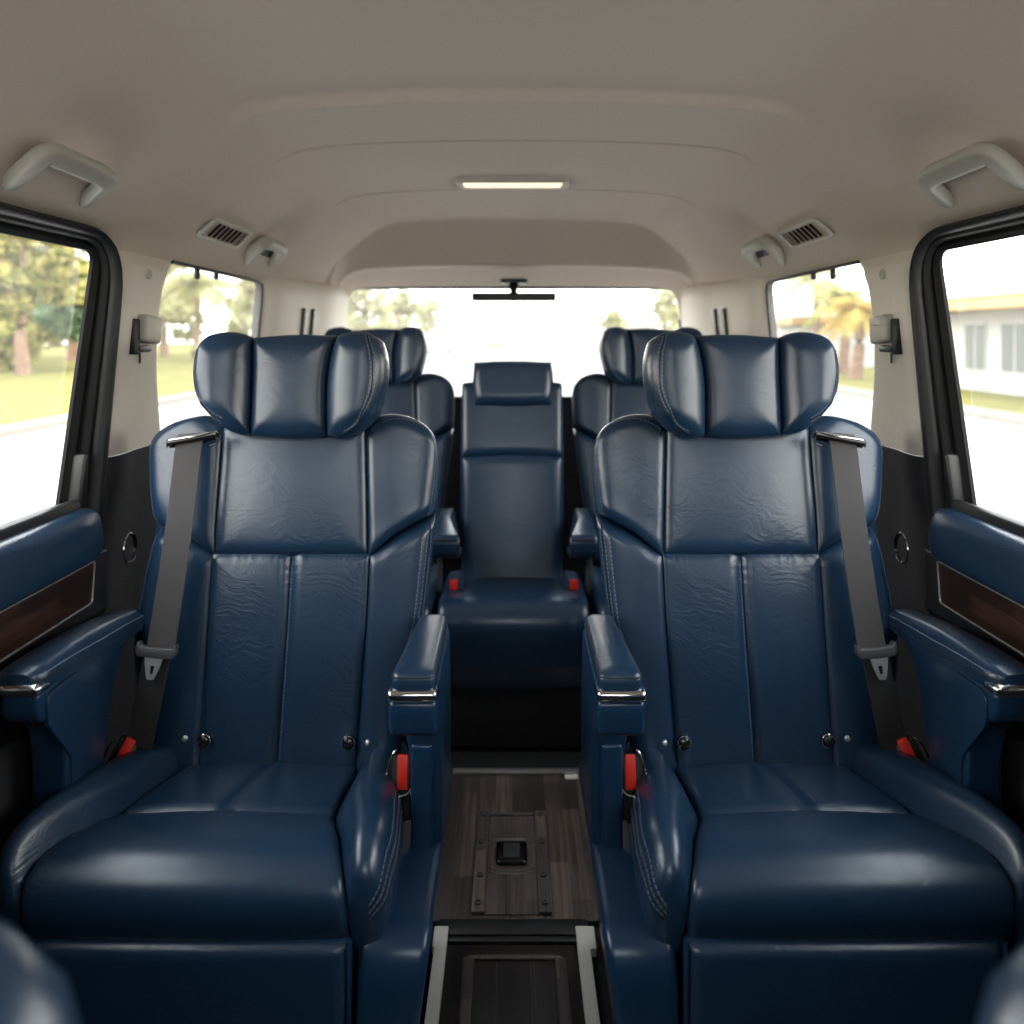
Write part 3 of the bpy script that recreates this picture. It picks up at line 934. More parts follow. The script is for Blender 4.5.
# --------------------------------------------------------- ceiling fittings
def slope_pt(s, px, py, off):
    """Point on the sloping roof lining seen at (px, py) of the left side; mirrored for s = +1."""
    dx, dz = (px - 512) / F, (HOR - py) / F
    Y = (0.2023 + 0.006 - 0.213 * MID - 0.3224 * off) / (-0.213 * dx + 0.242 * dz)
    p = V((dx * Y, Y, dz * Y))
    if s > 0:
        p.x = 2 * MID - p.x
    return p
RS = [(math.copysign(abs(math.cos(a)) ** 0.55, math.cos(a)), math.copysign(abs(math.sin(a)) ** 0.55, math.sin(a))) for a in [2 * math.pi * k / 16 for k in range(16)]]
for s, side in ((-1, 'left'), (1, 'right')):
    slope_n = V((-s * -0.66 * -1, 0, -0.75))
    slope_n = V((-s * 0.66, 0, -0.75))
    path = [(10, 181, 0.000), (25, 170, 0.020), (40, 158, 0.030), (50, 154, 0.033), (62, 158, 0.034), (85, 168, 0.034), (102, 176, 0.032), (106, 182, 0.028), (98, 190, 0.018), (86, 199, 0.0)]
    t = empty('grab_handle', slope_pt(s, 60, 175, 0), 'large beige grab handle on the roof lining above the %s sliding door window' % side, 'grab handle', 'large grab handles')
    rt = V(t.location)
    mb = MB()
    mb.tube(spl([slope_pt(s, x, y, o) for x, y, o in path], 60), 0.0145, section=[(x * 1.15, y * 0.8) for x, y in RS], up=slope_n)
    mb.build('grip', M['handle'], t, rt, smooth=60)
    for x, y in ((14, 179), (88, 198)):
        mb = MB()
        c = slope_pt(s, x, y, 0.0)
        mb.lathe(c, slope_n, [(0.019, -0.006), (0.019, 0.004), (0.014, 0.009), (0, 0.010)], 20)
        mb.build('mount', M['handle'], t, rt)

    t = empty('grab_handle', slope_pt(s, 262, 253, 0), 'small beige grab handle behind the %s air vent' % side, 'grab handle', 'small grab handles')
    rt = V(t.location)
    path = [(247, 259, 0.0), (255, 250, 0.018), (263, 243.5, 0.026), (268, 243, 0.028), (276, 246, 0.028), (281, 249, 0.025), (279, 255, 0.016), (270, 262, 0.0)]
    mb = MB()
    mb.tube(spl([slope_pt(s, x, y, o) for x, y, o in path], 50), 0.0155, section=RS, up=slope_n)
    mb.build('grip', M['handle'], t, rt, smooth=60)
    mb = MB()
    cc = [slope_pt(s, x, y, 0.001) for x, y in ((256, 258), (267, 247), (277, 252), (267, 263))]
    cd = [slope_pt(s, x, y, 0.004) for x, y in ((256, 258), (267, 247), (277, 252), (267, 263))]
    mb.raw(cc + cd, [(0, 1, 2, 3), (7, 6, 5, 4), (0, 4, 5, 1), (1, 5, 6, 2), (2, 6, 7, 3), (3, 7, 4, 0)])
    mb.build('recess', M['charcoal'], t, rt)

    # air vent with chrome-grey frame and louvres
    t = empty('air_vent', slope_pt(s, 224, 233, 0), 'silver rimmed air vent with black louvres on the %s roof edge' % side, 'air vent', 'roof air vents')
    rt = V(t.location)
    crn = [(194, 235), (214, 217), (254, 233), (238, 249)]
    def Q(u, v, off):
        q = [slope_pt(s, x, y, off) for x, y in crn]
        return q[0] * (1 - u) * (1 - v) + q[1] * (1 - u) * v + q[3] * u * (1 - v) + q[2] * u * v
    def vring(i0, off, r):
        return [Q(p[0], p[1], off) for p in rounded([(i0, i0), (1 - i0, i0), (1 - i0, 1 - i0), (i0, 1 - i0)], r, 5)]
    mb = MB()
    mb.loft([vring(-0.02, -0.004, 0.16), vring(0.0, 0.006, 0.16), vring(0.03, 0.010, 0.14), vring(0.07, 0.010, 0.12), vring(0.10, 0.004, 0.10), vring(0.11, -0.004, 0.10)], 0, False, True)
    mb.build('frame', M['ventrim'], t, rt, smooth=50)
    mb = MB()
    q = vring(0.09, 0.0005, 0.10)
    mb.raw(q, [tuple(range(len(q)))])
    mb.build('backing', M['gloss'], t, rt, smooth=0)
    for k in range(7):
        u = 0.20 + 0.10 * k
        mb = MB()
        a, b = Q(u, 0.17, 0.002), Q(u, 0.83, 0.002)
        c_, d_ = Q(u + 0.045, 0.83, 0.008), Q(u + 0.045, 0.17, 0.008)
        e = slope_n * 0.002
        mb.raw([a, b, c_, d_, a + e, b + e, c_ + e, d_ + e], [(0, 1, 2, 3), (7, 6, 5, 4), (0, 4, 5, 1), (1, 5, 6, 2), (2, 6, 7, 3), (3, 7, 4, 0)])
        mb.build('louvre', M['black'] if k < 6 else M['silver'], t, rt, smooth=0)

# dome lamp
t = empty('ceiling_lamp', (0.002, 2.24, 0.42), 'long narrow lit lamp in the middle of the roof lining', 'lamp')
rt = V(t.location)
zc = 0.419
mb = MB()
def rr(x, y, z, r):
    return [V((0.002 + p[0], 2.195 + p[1], z)) for p in rounded([(-x, -y), (x, -y), (x, y), (-x, y)], r, 5)]
mb.loft([rr(0.154, 0.064, zc + 0.006, 0.02), rr(0.153, 0.063, zc - 0.008, 0.02), rr(0.147, 0.057, zc - 0.011, 0.018), rr(0.138, 0.046, zc - 0.010, 0.014), rr(0.136, 0.044, zc - 0.005, 0.014)], 0, False, True)
mb.build('bezel', M['handle'], t, rt, smooth=40)
mb = MB()
mb.loft([rr(0.137, 0.045, zc - 0.003, 0.014), rr(0.134, 0.042, zc - 0.008, 0.013), rr(0.120, 0.032, zc - 0.010, 0.010)], 0, True, True)
mb.build('lens', M['lens'], t, rt, smooth=40)

# mirror hanging at the top of the rear window
t = empty('rear_mirror', (0.004, 3.2, 0.2), 'black bar-shaped mirror hanging on a short stalk at the top of the rear window', 'mirror')
rt = V(t.location)
mb = MB()
mb.box((-0.160, 3.155, 0.134), (0.174, 3.185, 0.168), 0.008, seg=3)
mb.build('housing', M['black'], t, rt)
mb = MB()
mb.tube(spl([V((0.007, 3.17, 0.135)), V((0.007, 3.175, 0.165)), V((0.006, 3.19, 0.19)), V((0.006, 3.20, 0.215))], 12), [0.016] * 4 + [0.014] * 4 + [0.022] * 5, 12)
mb.lathe((0.007, 3.153, 0.142), (0, -1, 0), [(0.011, 0), (0.011, 0.006), (0.006, 0.008), (0, 0.008)], 14)
mb.build('stalk', M['black'], t, rt)
mb = MB()
mb.box((-0.046, 3.13, 0.203), (0.060, 3.20, 0.222), 0.006)
mb.build('mount', M['gloss'], t, rt)
# -------------------------------------------------------------- captain seats
KB = 0.20
def BP(px, py, off=0.0):
    """Point on the reclined backrest plane of the left captain seat, off metres in front of it."""
    dz = (HOR - py) / F
    Y = (1.42 + KB * 0.77) / (1 - KB * dz) - off
    return P(px, py, Y)
def bps(pts, o0=0.0, o1=None):
    o1 = o0 if o1 is None else o1
    n = len(pts) - 1
    return [BP(x, y, lerp(o0, o1, i / n)) for i, (x, y) in enumerate(pts)]
def HP(px, py, off=0.0):
    dz = (HOR - py) / F
    Y = (1.50 + 0.12 * 0.19) / (1 - 0.12 * dz) - off
    return P(px, py, Y)

def prof(pts):
    n = len(pts)
    tg = []
    for i in range(n):
        i0, i1 = max(i - 1, 0), min(i + 1, n - 1)
        tg.append((pts[i1][1] - pts[i0][1]) / (pts[i1][0] - pts[i0][0]))
    def f(u):
        for i in range(n - 1):
            (a, x), (b, y) = pts[i], pts[i + 1]
            if u <= b:
                h = b - a
                t = (u - a) / h
                return (2 * t ** 3 - 3 * t * t + 1) * x + (t ** 3 - 2 * t * t + t) * h * tg[i] + (3 * t * t - 2 * t ** 3) * y + (t ** 3 - t * t) * h * tg[i + 1]
        return pts[-1][1]
    return f

def loft_profile(stations, n):
    """stations: lists of 3-D control points of equal length -> smooth grid (n+1 rows)."""
    m = len(stations[0])
    cols = []
    for k in range(m):
        cols.append([st[k] for st in stations])
    # interpolate every control column over the stations with a common parameter
    out = []
    for i in range(n + 1):
        x = i / n * (len(stations) - 1)
        j = min(int(x), len(stations) - 2)
        t = x - j
        row = []
        for c in cols:
            p1, p2 = c[j], c[j + 1]
            p0 = c[j - 1] if j > 0 else p1 * 2 - p2
            p3 = c[j + 2] if j + 2 < len(c) else p2 * 2 - p1
            row.append(0.5 * ((2 * p1) + (p2 - p0) * t + (2 * p0 - 5 * p1 + 4 * p2 - p3) * t * t + (3 * p1 - p0 - 3 * p2 + p3) * t ** 3))
        out.append(row)
    return out

def strap(mb, pts, width, side_dir, th=0.0016, n=60):
    c = spl(pts, n)
    rows = []
    for i, p in enumerate(c):
        d = (c[min(i + 1, n)] - c[max(i - 1, 0)]).normalized()
        a = V(side_dir)
        a = (a - d * a.dot(d)).normalized()
        nn = a.cross(d).normalized() * th
        w = a * width / 2
        rows.append([p - w - nn, p + w - nn, p + w + nn, p - w + nn])
    mb.loft(rows, 0, True, True)

def backrest(root, rt, fl):
    """Centre panels, four side bolsters, headrest and studs of the reclined back."""
    segL = [(222, 426), (219, 470), (215, 520), (213.5, 556), (209, 620), (203, 700), (198, 775)]
    segR = [(366, 426), (367, 470), (368, 520), (368.5, 556), (366, 620), (361, 700), (355, 775)]
    mb = MB()
    SL, SR = bps(segL), bps(segR)
    up = panel(mb, bps([(214.5, 551), (290, 550), (368, 551)]), bps([(222, 426), (290, 424), (366, 426)]), SL[:4][::-1], SR[:4][::-1], 40, 26,
               lambda u, v, du, dv: 0.010 * rim(min(du, dv), 0.026) + 0.006 * rim(min(du, dv), 0.10) - 0.007 + 0.005 * math.sin(math.pi * u), 0.09)
    L, Rr = SL[3:][::-1], SR[3:][::-1]
    B, T = bps([(198, 775), (278, 775), (355, 775)]), bps([(213.5, 556), (216, 552), (250, 551), (291, 551), (330, 551), (366, 552), (368.5, 556)])
    def hf(u, v, du, dv):
        mid = abs(u - 0.502)
        pin = 0.0010 * math.sin(v * 150) * gau(mid, 0.035) + 0.0007 * math.sin(u * 64 + 4 * math.sin(u * 29)) * gau(1 - v, 0.05)
        return 0.009 * rim(min(du, dv), 0.020) + 0.007 * rim(min(du, dv), 0.08) - 0.007 - 0.0075 * gau(mid, 0.035) - 0.004 * gau(mid, 0.008) + pin
    S = panel(mb, B, T, L, Rr, 72, 60, hf, 0.09)
    stitch_uv(mb, S, [(0.512, 0.06), (0.512, 0.5), (0.512, 0.97)], 90, dash=0.0035)
    bk = mb.build('backrest', LM, root, rt, fl, smooth=60)
    # shell behind the padding
    mb = MB()
    panel(mb, bps([(152, 772), (398, 772)], -0.055), bps([(165, 447), (190, 424), (290, 421), (400, 421), (430, 447)], -0.055),
          bps([(152, 772), (140, 640), (157, 520), (165, 447)], -0.055), bps([(398, 772), (420, 620), (430, 520), (430, 447)], -0.055), 12, 12,
          lambda u, v, du, dv: 0.012 * rim(min(du, dv), 0.05), back=0.055)
    mb.build('back_shell', M['leather'], bk, rt, fl, smooth=60)

    inner = prof([(0, -0.003), (0.03, 0.008), (0.10, 0.017), (0.30, 0.032), (0.55, 0.043), (0.75, 0.044), (0.88, 0.034), (0.96, 0.017), (1, 0.0)])
    # inboard upper bolster
    mb = MB()
    diagR = [(368.5, 560), (380, 550), (396, 536), (420, 521), (437, 512)]
    edgeR = [(437, 512), (439, 480), (438.5, 452)]
    S = panel(mb, bps(diagR, 0, -0.05), bps([(366, 428), (376, 419), (395, 415), (416, 420), (431, 432), (438.5, 452)], 0, -0.05), SR[:4][::-1], bps(edgeR, -0.05), 34, 30,
              lambda u, v, du, dv: inner(u) * rim(dv, 0.03) + 0.004 * gau(v - 0.0, 0.12) - 0.004, 0.07)
    for uu in (0.83, 0.885):
        stitch_uv(mb, S, [(uu, 0.02), (uu, 0.5), (uu - 0.02, 0.80), (uu - 0.12, 0.93)])
    stitch_uv(mb, S, [(0.72, 0.95), (0.4, 0.955), (0.05, 0.93)])
    mb.build('side_bolster', LM, root, rt, fl, smooth=60)
    # inboard lower bolster
    mb = MB()
    S = panel(mb, bps([(355, 775), (378, 775), (397, 775)], 0, -0.04), bps(diagR, 0, -0.05), SR[3:][::-1], bps([(397, 775), (412, 690), (425, 611), (431, 566), (437, 512)], -0.04, -0.05), 34, 44,
              lambda u, v, du, dv: inner(u) * rim(dv, 0.025) * lerp(0.75, 1, v) - 0.003, 0.07)
    for uu in (0.72, 0.80, 0.87):
        stitch_uv(mb, S, [(uu, 0.28), (uu, 0.6), (uu, 0.95)])
    seam_uv(mb, S, [(0.84, 0.2), (0.84, 0.6), (0.84, 0.985)], 0.0016)
    for (u, v, r) in ((0.17, 0.145, 0.0055),):
        p, nn = S.at(u, v)
        mb.lathe(p, nn, [(r, -0.002), (r, 0.002), (r * 0.6, 0.0035), (0, 0.004)], 14, 3)
    mb.build('side_bolster', LM + [M['silver']], root, rt, fl, smooth=60)
    # outboard upper bolster
    diagL = [(161, 526), (176, 532), (193, 541), (205, 551), (213.5, 560)]
    edgeL = [(161, 526), (156, 508), (154.5, 480), (155.5, 452)]
    outer = lambda u: inner(1 - u) * 0.8
    mb = MB()
    S = panel(mb, bps(diagL, -0.05, 0), bps([(155.5, 452), (160, 437), (170, 427), (189, 418), (206, 417), (222, 428)], -0.05, 0), bps(edgeL, -0.05), SL[:4][::-1], 34, 30,
              lambda u, v, du, dv: outer(u) * rim(dv, 0.03) - 0.003, 0.07)
    seam_uv(mb, S, [(0.07, 0.02), (0.06, 0.5), (0.07, 0.8), (0.2, 0.94), (0.5, 0.97)], 0.0016)
    stitch_uv(mb, S, [(0.10, 0.02), (0.09, 0.5), (0.10, 0.8), (0.22, 0.92), (0.5, 0.945)])
    mb.build('side_bolster', LM, root, rt, fl, smooth=60)
    mb = MB()
    S = panel(mb, bps([(150, 775), (198, 775)], -0.04, 0), bps(diagL, -0.05, 0), bps([(150, 775), (142, 700), (137, 640), (144, 593), (152, 555), (161, 526)], -0.05), SL[3:][::-1], 34, 44,
              lambda u, v, du, dv: outer(u) * rim(dv, 0.025) - 0.003, 0.07)
    seam_uv(mb, S, [(0.08, 0.1), (0.07, 0.6), (0.08, 0.985)], 0.0016)
    stitch_uv(mb, S, [(0.12, 0.1), (0.11, 0.6), (0.12, 0.96)])
    p, nn = S.at(0.83, 0.165)
    mb.lathe(p, nn, [(0.0055, -0.002), (0.0055, 0.002), (0.003, 0.0035), (0, 0.004)], 14, 3)
    mb.build('side_bolster', LM + [M['silver']], root, rt, fl, smooth=60)
    # black knobs at the foot of the back
    for x, y in ((204, 741), (348, 743)):
        mb = MB()
        c = BP(x, y, 0.012)
        mb.lathe(c, (0, -1, 0.2), [(0.0115, -0.012), (0.0115, 0.002), (0.0095, 0.006), (0.005, 0.008), (0, 0.0085)], 18)
        mb.tube([c + V((math.cos(a) * 0.0118, -0.001, math.sin(a) * 0.0118)) for a in [math.pi * 2 * k / 20 for k in range(20)]], 0.0013, 6, mi=1, up=V((0, 1, 0)), closed=True)
        mb.build('knob', [M['gloss'], M['chrome']], root, rt, fl)
    # headrest: middle pad and two folded wings
    mb = MB()
    hs = lambda pts, a=0.0, b=None: [HP(x, y, lerp(a, a if b is None else b, i / (len(pts) - 1))) for i, (x, y) in enumerate(pts)]
    sL = [(252, 436), (252.5, 410), (254, 375), (254, 338)]
    sR = [(329, 436), (328, 410), (329, 378), (334, 350), (340, 336)]
    panel(mb, hs([(252, 436), (290, 438), (329, 436)]), hs([(254, 338), (296, 335), (340, 336)]), hs(sL), hs(sR), 30, 28,
          lambda u, v, du, dv: 0.012 * rim(du, 0.018) * rim(dv, 0.03) + 0.016 * rim(min(du, dv), 0.07) + 0.004, back=0.095)
    hd = mb.build('headrest', LM, root, rt, fl, smooth=60)
    mb = MB()
    S = panel(mb, hs([(200, 404), (209, 414), (220, 424), (235, 433), (252, 436)], 0.03, 0), hs([(197, 350), (202, 341), (212, 335), (229, 332.5), (243, 334), (254, 338)], 0.03, 0),
              hs([(200, 404), (195.5, 390), (193.5, 372), (197, 350)], 0.03), hs(sL), 30, 30,
              lambda u, v, du, dv: 0.030 * rim(min(du, dv), 0.045) + 0.010 * math.sin(math.pi * u), back=0.075)
    seam_uv(mb, S, [(0.55, 0.06), (0.2, 0.05), (0.035, 0.2), (0.03, 0.5), (0.03, 0.8), (0.06, 0.93)], 0.0016)
    stitch_uv(mb, S, [(0.55, 0.09), (0.22, 0.09), (0.07, 0.22), (0.06, 0.5), (0.06, 0.8), (0.1, 0.9)])
    mb.build('headrest_wing', LM, hd, rt, fl, smooth=60)
    mb = MB()
    S = panel(mb, hs([(329, 436), (342, 438), (357, 434), (368, 424), (374, 415)], 0, 0.02), hs([(340, 336), (350, 333), (362, 332), (372, 334), (380, 340)], 0, 0.02), hs(sR),
              hs([(374, 415), (381, 397), (385.5, 378), (385.5, 358), (380, 340)], 0.02), 30, 30,
              lambda u, v, du, dv: 0.034 * rim(min(du, dv), 0.045) + 0.012 * math.sin(math.pi * u), back=0.075)
    for uu in (0.80, 0.87):
        stitch_uv(mb, S, [(uu - 0.42, 0.05), (uu - 0.12, 0.10), (uu, 0.3), (uu, 0.6), (uu - 0.02, 0.85), (uu - 0.08, 0.97)])
    seam_uv(mb, S, [(0.36, 0.03), (0.72, 0.085), (0.84, 0.3), (0.84, 0.6), (0.82, 0.85), (0.75, 0.97)], 0.0013)
    mb.build('headrest_wing', LM, hd, rt, fl, smooth=60)
    for x in (268, 318):
        mb = MB()
        mb.tube([HP(x, 428, -0.045), HP(x, 452, -0.06)], 0.006, 10)
        mb.build('headrest_post', M['chrome'], hd, rt, fl)

def captain_seat(fl, label):
    side = 1 if fl else -1
    rx = (2 * MID + 0.42) if fl else -0.42
    root = empty('captain_seat', (rx, 1.3, FLOOR), label, 'car seat', 'captain seats')
    rt = V(root.location)
    backrest(root, rt, fl)

    # ---- cushion: middle panel running over the front roll
    Lp = [V((-0.572, 1.50, -0.785)), V((-0.575, 1.44, -0.778)), V((-0.597, 1.35, -0.768)), V((-0.620, 1.26, -0.759)), V((-0.652, 1.18, -0.744)), V((-0.668, 1.135, -0.744)), V((-0.674, 1.105, -0.758)), V((-0.672, 1.094, -0.788)), V((-0.668, 1.106, -0.829))]
    Rp = [V((-0.275, 1.50, -0.785)), V((-0.275, 1.44, -0.778)), V((-0.278, 1.35, -0.768)), V((-0.280, 1.26, -0.759)), V((-0.256, 1.18, -0.744)), V((-0.243, 1.135, -0.744)), V((-0.232, 1.105, -0.758)), V((-0.227, 1.094, -0.788)), V((-0.226, 1.106, -0.829))]
    acc = [0]
    for a, b in zip(Rp, Rp[1:]):
        acc.append(acc[-1] + (b - a).length)
    vs = acc[3] / acc[-1]
    mb = MB()
    def hf(u, v, du, dv):
        h = 0.008 * rim(du, 0.014) * rim(dv + 0.004, 0.02) + 0.007 * math.sin(math.pi * u) * (1 - 0.5 * gau(v - 1, 0.3))
        h -= 0.007 * gau(v - vs, 0.016)
        if v < vs:
            h -= 0.0045 * gau(u - 0.5, 0.030)
            h += 0.003 * math.sin(math.pi * min(1, v / vs)) ** 0.5
            h += 0.0004 * math.sin(u * 55 + 4 * math.sin(u * 17)) * gau(v - vs, 0.05)
        else:
            h += 0.0003 * math.sin(u * 50 + 3 * math.sin(u * 13)) * gau(v - vs, 0.05)
        return h
    S = panel(mb, [Lp[0].lerp(Rp[0], k / 4) for k in range(5)], [Lp[-1].lerp(Rp[-1], k / 4) + V((0, -0.002 * math.sin(math.pi * k / 4), 0)) for k in range(5)], Lp, Rp, 56, 64, hf, 0.05, hint=(0, -0.6, 1))
    seam_uv(mb, S, [(0.02, vs), (0.5, vs), (0.98, vs)], 0.0012)
    cu = mb.build('cushion', LM, root, rt, fl, smooth=60)
    mb = MB()   # foam block under the leather
    core = [(1.52, -0.81), (1.30, -0.80), (1.17, -0.79), (1.13, -0.80), (1.115, -0.85), (1.13, -0.90), (1.52, -0.92)]
    mb.prism(core, lambda p, t: V((t, p[0], p[1])), -0.66, -0.215, 0.01)
    mb.build('cushion_base', M['leather'], cu, rt, fl)

    def bolster(stn, stitches, name='cushion_bolster'):
        mb = MB()
        rows = loft_profile([[V(p) for p in st] for st in stn], 44)
        grid = []
        for r in rows:
            grid.append(spl(r, 26))
        nr = []
        nj, ni = len(grid), len(grid[0])
        for j in range(nj):
            rr_ = []
            for i in range(ni):
                d1 = grid[j][min(i + 1, ni - 1)] - grid[j][max(i - 1, 0)]
                d2 = grid[min(j + 1, nj - 1)][i] - grid[max(j - 1, 0)][i]
                x = d1.cross(d2)
                rr_.append(x.normalized() if x.length > 1e-12 else V((0, 0, 1)))
            nr.append(rr_)
        if nr[5][8].z < 0:
            nr = [[-x for x in r] for r in nr]
        closed_rows = [r + [V((lerp(r[0].x, r[-1].x, 0.5), r[-1].y, r[-1].z - 0.004))] for r in grid]
        mb.loft(closed_rows, 0, True, True)
        S = Surf(grid, nr)
        for uu, v0, v1 in stitches:
            stitch_uv(mb, S, [(uu, v0), (uu, (v0 + v1) / 2), (uu, v1)], 80)
            seam_uv(mb, S, [(uu + 0.03, v0), (uu + 0.03, (v0 + v1) / 2), (uu + 0.03, v1)], 0.0012, 80)
        mb.build(name, LM, cu, rt, fl, smooth=60)
    # (inner seam, crest, outer shoulder, foot)
    bolster([
        [(-0.578, 1.50, -0.790), (-0.605, 1.50, -0.750), (-0.66, 1.50, -0.758), (-0.70, 1.50, -0.800), (-0.70, 1.50, -0.890)],
        [(-0.580, 1.43, -0.782), (-0.606, 1.43, -0.734), (-0.66, 1.43, -0.735), (-0.705, 1.43, -0.785), (-0.705, 1.43, -0.890)],
        [(-0.597, 1.35, -0.772), (-0.628, 1.35, -0.715), (-0.675, 1.35, -0.717), (-0.715, 1.35, -0.770), (-0.715, 1.35, -0.890)],
        [(-0.620, 1.26, -0.763), (-0.650, 1.26, -0.703), (-0.695, 1.26, -0.705), (-0.728, 1.26, -0.760), (-0.725, 1.26, -0.890)],
        [(-0.650, 1.185, -0.750), (-0.676, 1.18, -0.697), (-0.708, 1.18, -0.701), (-0.733, 1.18, -0.755), (-0.730, 1.18, -0.890)],
        [(-0.668, 1.135, -0.750), (-0.690, 1.13, -0.706), (-0.712, 1.13, -0.711), (-0.731, 1.13, -0.765), (-0.728, 1.13, -0.880)],
        [(-0.674, 1.108, -0.762), (-0.690, 1.102, -0.734), (-0.706, 1.100, -0.741), (-0.722, 1.105, -0.785), (-0.720, 1.11, -0.870)],
        [(-0.673, 1.098, -0.790), (-0.683, 1.094, -0.774), (-0.694, 1.093, -0.781), (-0.706, 1.098, -0.808), (-0.706, 1.10, -0.860)],
    ], [(0.40, 0.45, 0.99), (0.46, 0.45, 0.99)])
    bolster([
        [(-0.270, 1.50, -0.790), (-0.245, 1.50, -0.750), (-0.210, 1.50, -0.755), (-0.190, 1.50, -0.800), (-0.188, 1.50, -0.900)],
        [(-0.272, 1.43, -0.782), (-0.246, 1.43, -0.738), (-0.210, 1.43, -0.743), (-0.186, 1.43, -0.790), (-0.186, 1.43, -0.900)],
        [(-0.276, 1.35, -0.772), (-0.248, 1.35, -0.726), (-0.206, 1.35, -0.731), (-0.182, 1.35, -0.785), (-0.183, 1.35, -0.900)],
        [(-0.278, 1.26, -0.763), (-0.246, 1.26, -0.713), (-0.198, 1.26, -0.717), (-0.175, 1.26, -0.775), (-0.178, 1.26, -0.900)],
        [(-0.255, 1.185, -0.750), (-0.228, 1.18, -0.706), (-0.190, 1.18, -0.710), (-0.169, 1.18, -0.765), (-0.174, 1.18, -0.880)],
        [(-0.243, 1.135, -0.752), (-0.220, 1.13, -0.715), (-0.190, 1.13, -0.720), (-0.169, 1.13, -0.775), (-0.178, 1.135, -0.860)],
        [(-0.233, 1.108, -0.764), (-0.216, 1.102, -0.739), (-0.194, 1.100, -0.746), (-0.176, 1.105, -0.790), (-0.186, 1.112, -0.855)],
        [(-0.229, 1.098, -0.792), (-0.219, 1.094, -0.775), (-0.206, 1.093, -0.781), (-0.194, 1.098, -0.810), (-0.198, 1.104, -0.845)],
    ], [(0.44, 0.28, 0.99), (0.50, 0.28, 0.99), (0.56, 0.28, 0.99)])

    # ---- padded leg rest hanging under the front edge
    mb = MB()
    S = panel(mb, [V((-0.650, 1.085, -1.15)), V((-0.225, 1.085, -1.15))], [V((-0.655, 1.094, -0.828)), V((-0.222, 1.094, -0.828))],
              [V((-0.650, 1.085, -1.15)), V((-0.655, 1.090, -0.95)), V((-0.655, 1.094, -0.828))], [V((-0.225, 1.085, -1.15)), V((-0.222, 1.090, -0.95)), V((-0.222, 1.094, -0.828))], 24, 20,
              lambda u, v, du, dv: 0.012 * rim(min(du, dv), 0.018) + 0.002 * math.sin(math.pi * u), 0.05)
    for x in (-0.222, -0.655):
        mb.tube([V((x, 1.090, -1.14)), V((x, 1.086, -0.95)), V((x, 1.090, -0.826))], 0.0045, 8)
    mb.build('leg_rest', LM, root, rt, fl, smooth=60)

    # ---- moulded base cover on the aisle side, with a rounded front
    mb = MB()
    pf = [(1.075, -1.188), (1.075, -1.06), (1.077, -0.98), (1.079, -0.93), (1.086, -0.875), (1.105, -0.838), (1.15, -0.826), (1.26, -0.826), (1.56, -0.826), (1.58, -1.188)]
    pf = [(1.075, -1.188)] + [(p.x, p.y) for p in spl([V((a, b, 0)) for a, b in pf[1:8]], 22)] + pf[8:-1] + [(1.565, -0.93), (1.57, -1.06), (1.58, -1.188)]
    bx = lambda z: -0.112 if z > -0.84 else -0.112 - 0.047 * min(1, (-0.84 - z) / 0.30)
    mb.prism(pf, lambda p, t: V((-0.212 if t == 0 else bx(p[1]), p[0], p[1])), 0, 1, 0.014, seg=4)
    mb.build('base_cover', M['blueplastic'], root, rt, fl, smooth=50)
    mb = MB()
    mb.box((-0.62, 1.14, -1.188), (-0.24, 1.52, -0.90), 0.02)
    mb.build('seat_mount', M['black'], root, rt, fl)

    # ---- inboard armrest
    mb = MB()
    bod = [(1.235, -0.536), (1.234, -0.551), (1.203, -0.551), (1.200, -0.570), (1.205, -0.602), (1.222, -0.612), (1.262, -0.617), (1.288, -0.640), (1.297, -0.700), (1.300, -0.83), (1.50, -0.83), (1.50, -0.70), (1.475, -0.56), (1.47, -0.536)]
    def af(p, t):
        lo = -0.186 if p[1] > -0.63 else (-0.166 if p[1] < -0.66 else -0.175)
        return V((lerp(lo, -0.128 if False else -0.114, t), p[0], p[1]))
    mb.prism(bod, af, 0, 1, 0.009, seg=4)
    am = mb.build('armrest', M['blueplastic'], root, rt, fl, smooth=50)
    mb = MB()   # raised support column face
    mb.prism([(1.287, -0.66), (1.290, -0.70), (1.288, -0.835), (1.36, -0.835), (1.36, -0.66)], lambda p, t: V((t, p[0], p[1])), -0.164, -0.128, 0.006, seg=3)
    mb.build('support_column', M['blueplastic'], am, rt, fl, smooth=50)
    mb = MB()
    mb.box((-0.188, 1.194, -0.552), (-0.1120, 1.232, -0.533), 0.0085, seg=5)
    tag(mb.build('chrome_trim', M['chrome'], am, rt, fl), 'bright chrome band')
    mb = MB()
    pd = rounded([(-0.183, 1.200), (-0.115, 1.200), (-0.117, 1.465), (-0.168, 1.465)], [0.016, 0.016, 0.018, 0.018], 6)
    def pr(i, z):
        c = V((-0.149, 1.34))
        return [V((lerp(q.x, c.x, i * 1.0), q.y + (0.0 if i == 0 else (c.y - q.y) * i * 0.25), z)) for q in pd]
    mb.loft([pr(0.0, -0.534), pr(-0.02, -0.528), pr(0.0, -0.519), pr(0.05, -0.5135), pr(0.12, -0.5105), pr(0.3, -0.508), pr(0.7, -0.507)], 0, True, True)
    ring_ = pr(0.02, -0.5155)
    mb.tube([p + V((0, 0, 0.0005)) for p in ring_], 0.0012, 6, closed=True, mi=2)
    mb.build('pad', LM, am, rt, fl, smooth=50)

    # ---- outboard armrest
    mb = MB()
    bod = [(1.158, -0.520), (1.158, -0.552), (1.170, -0.566), (1.200, -0.580), (1.222, -0.605), (1.232, -0.65), (1.236, -0.90), (1.325, -0.90), (1.34, -0.73), (1.356, -0.67), (1.38, -0.60), (1.42, -0.535), (1.46, -0.52)]
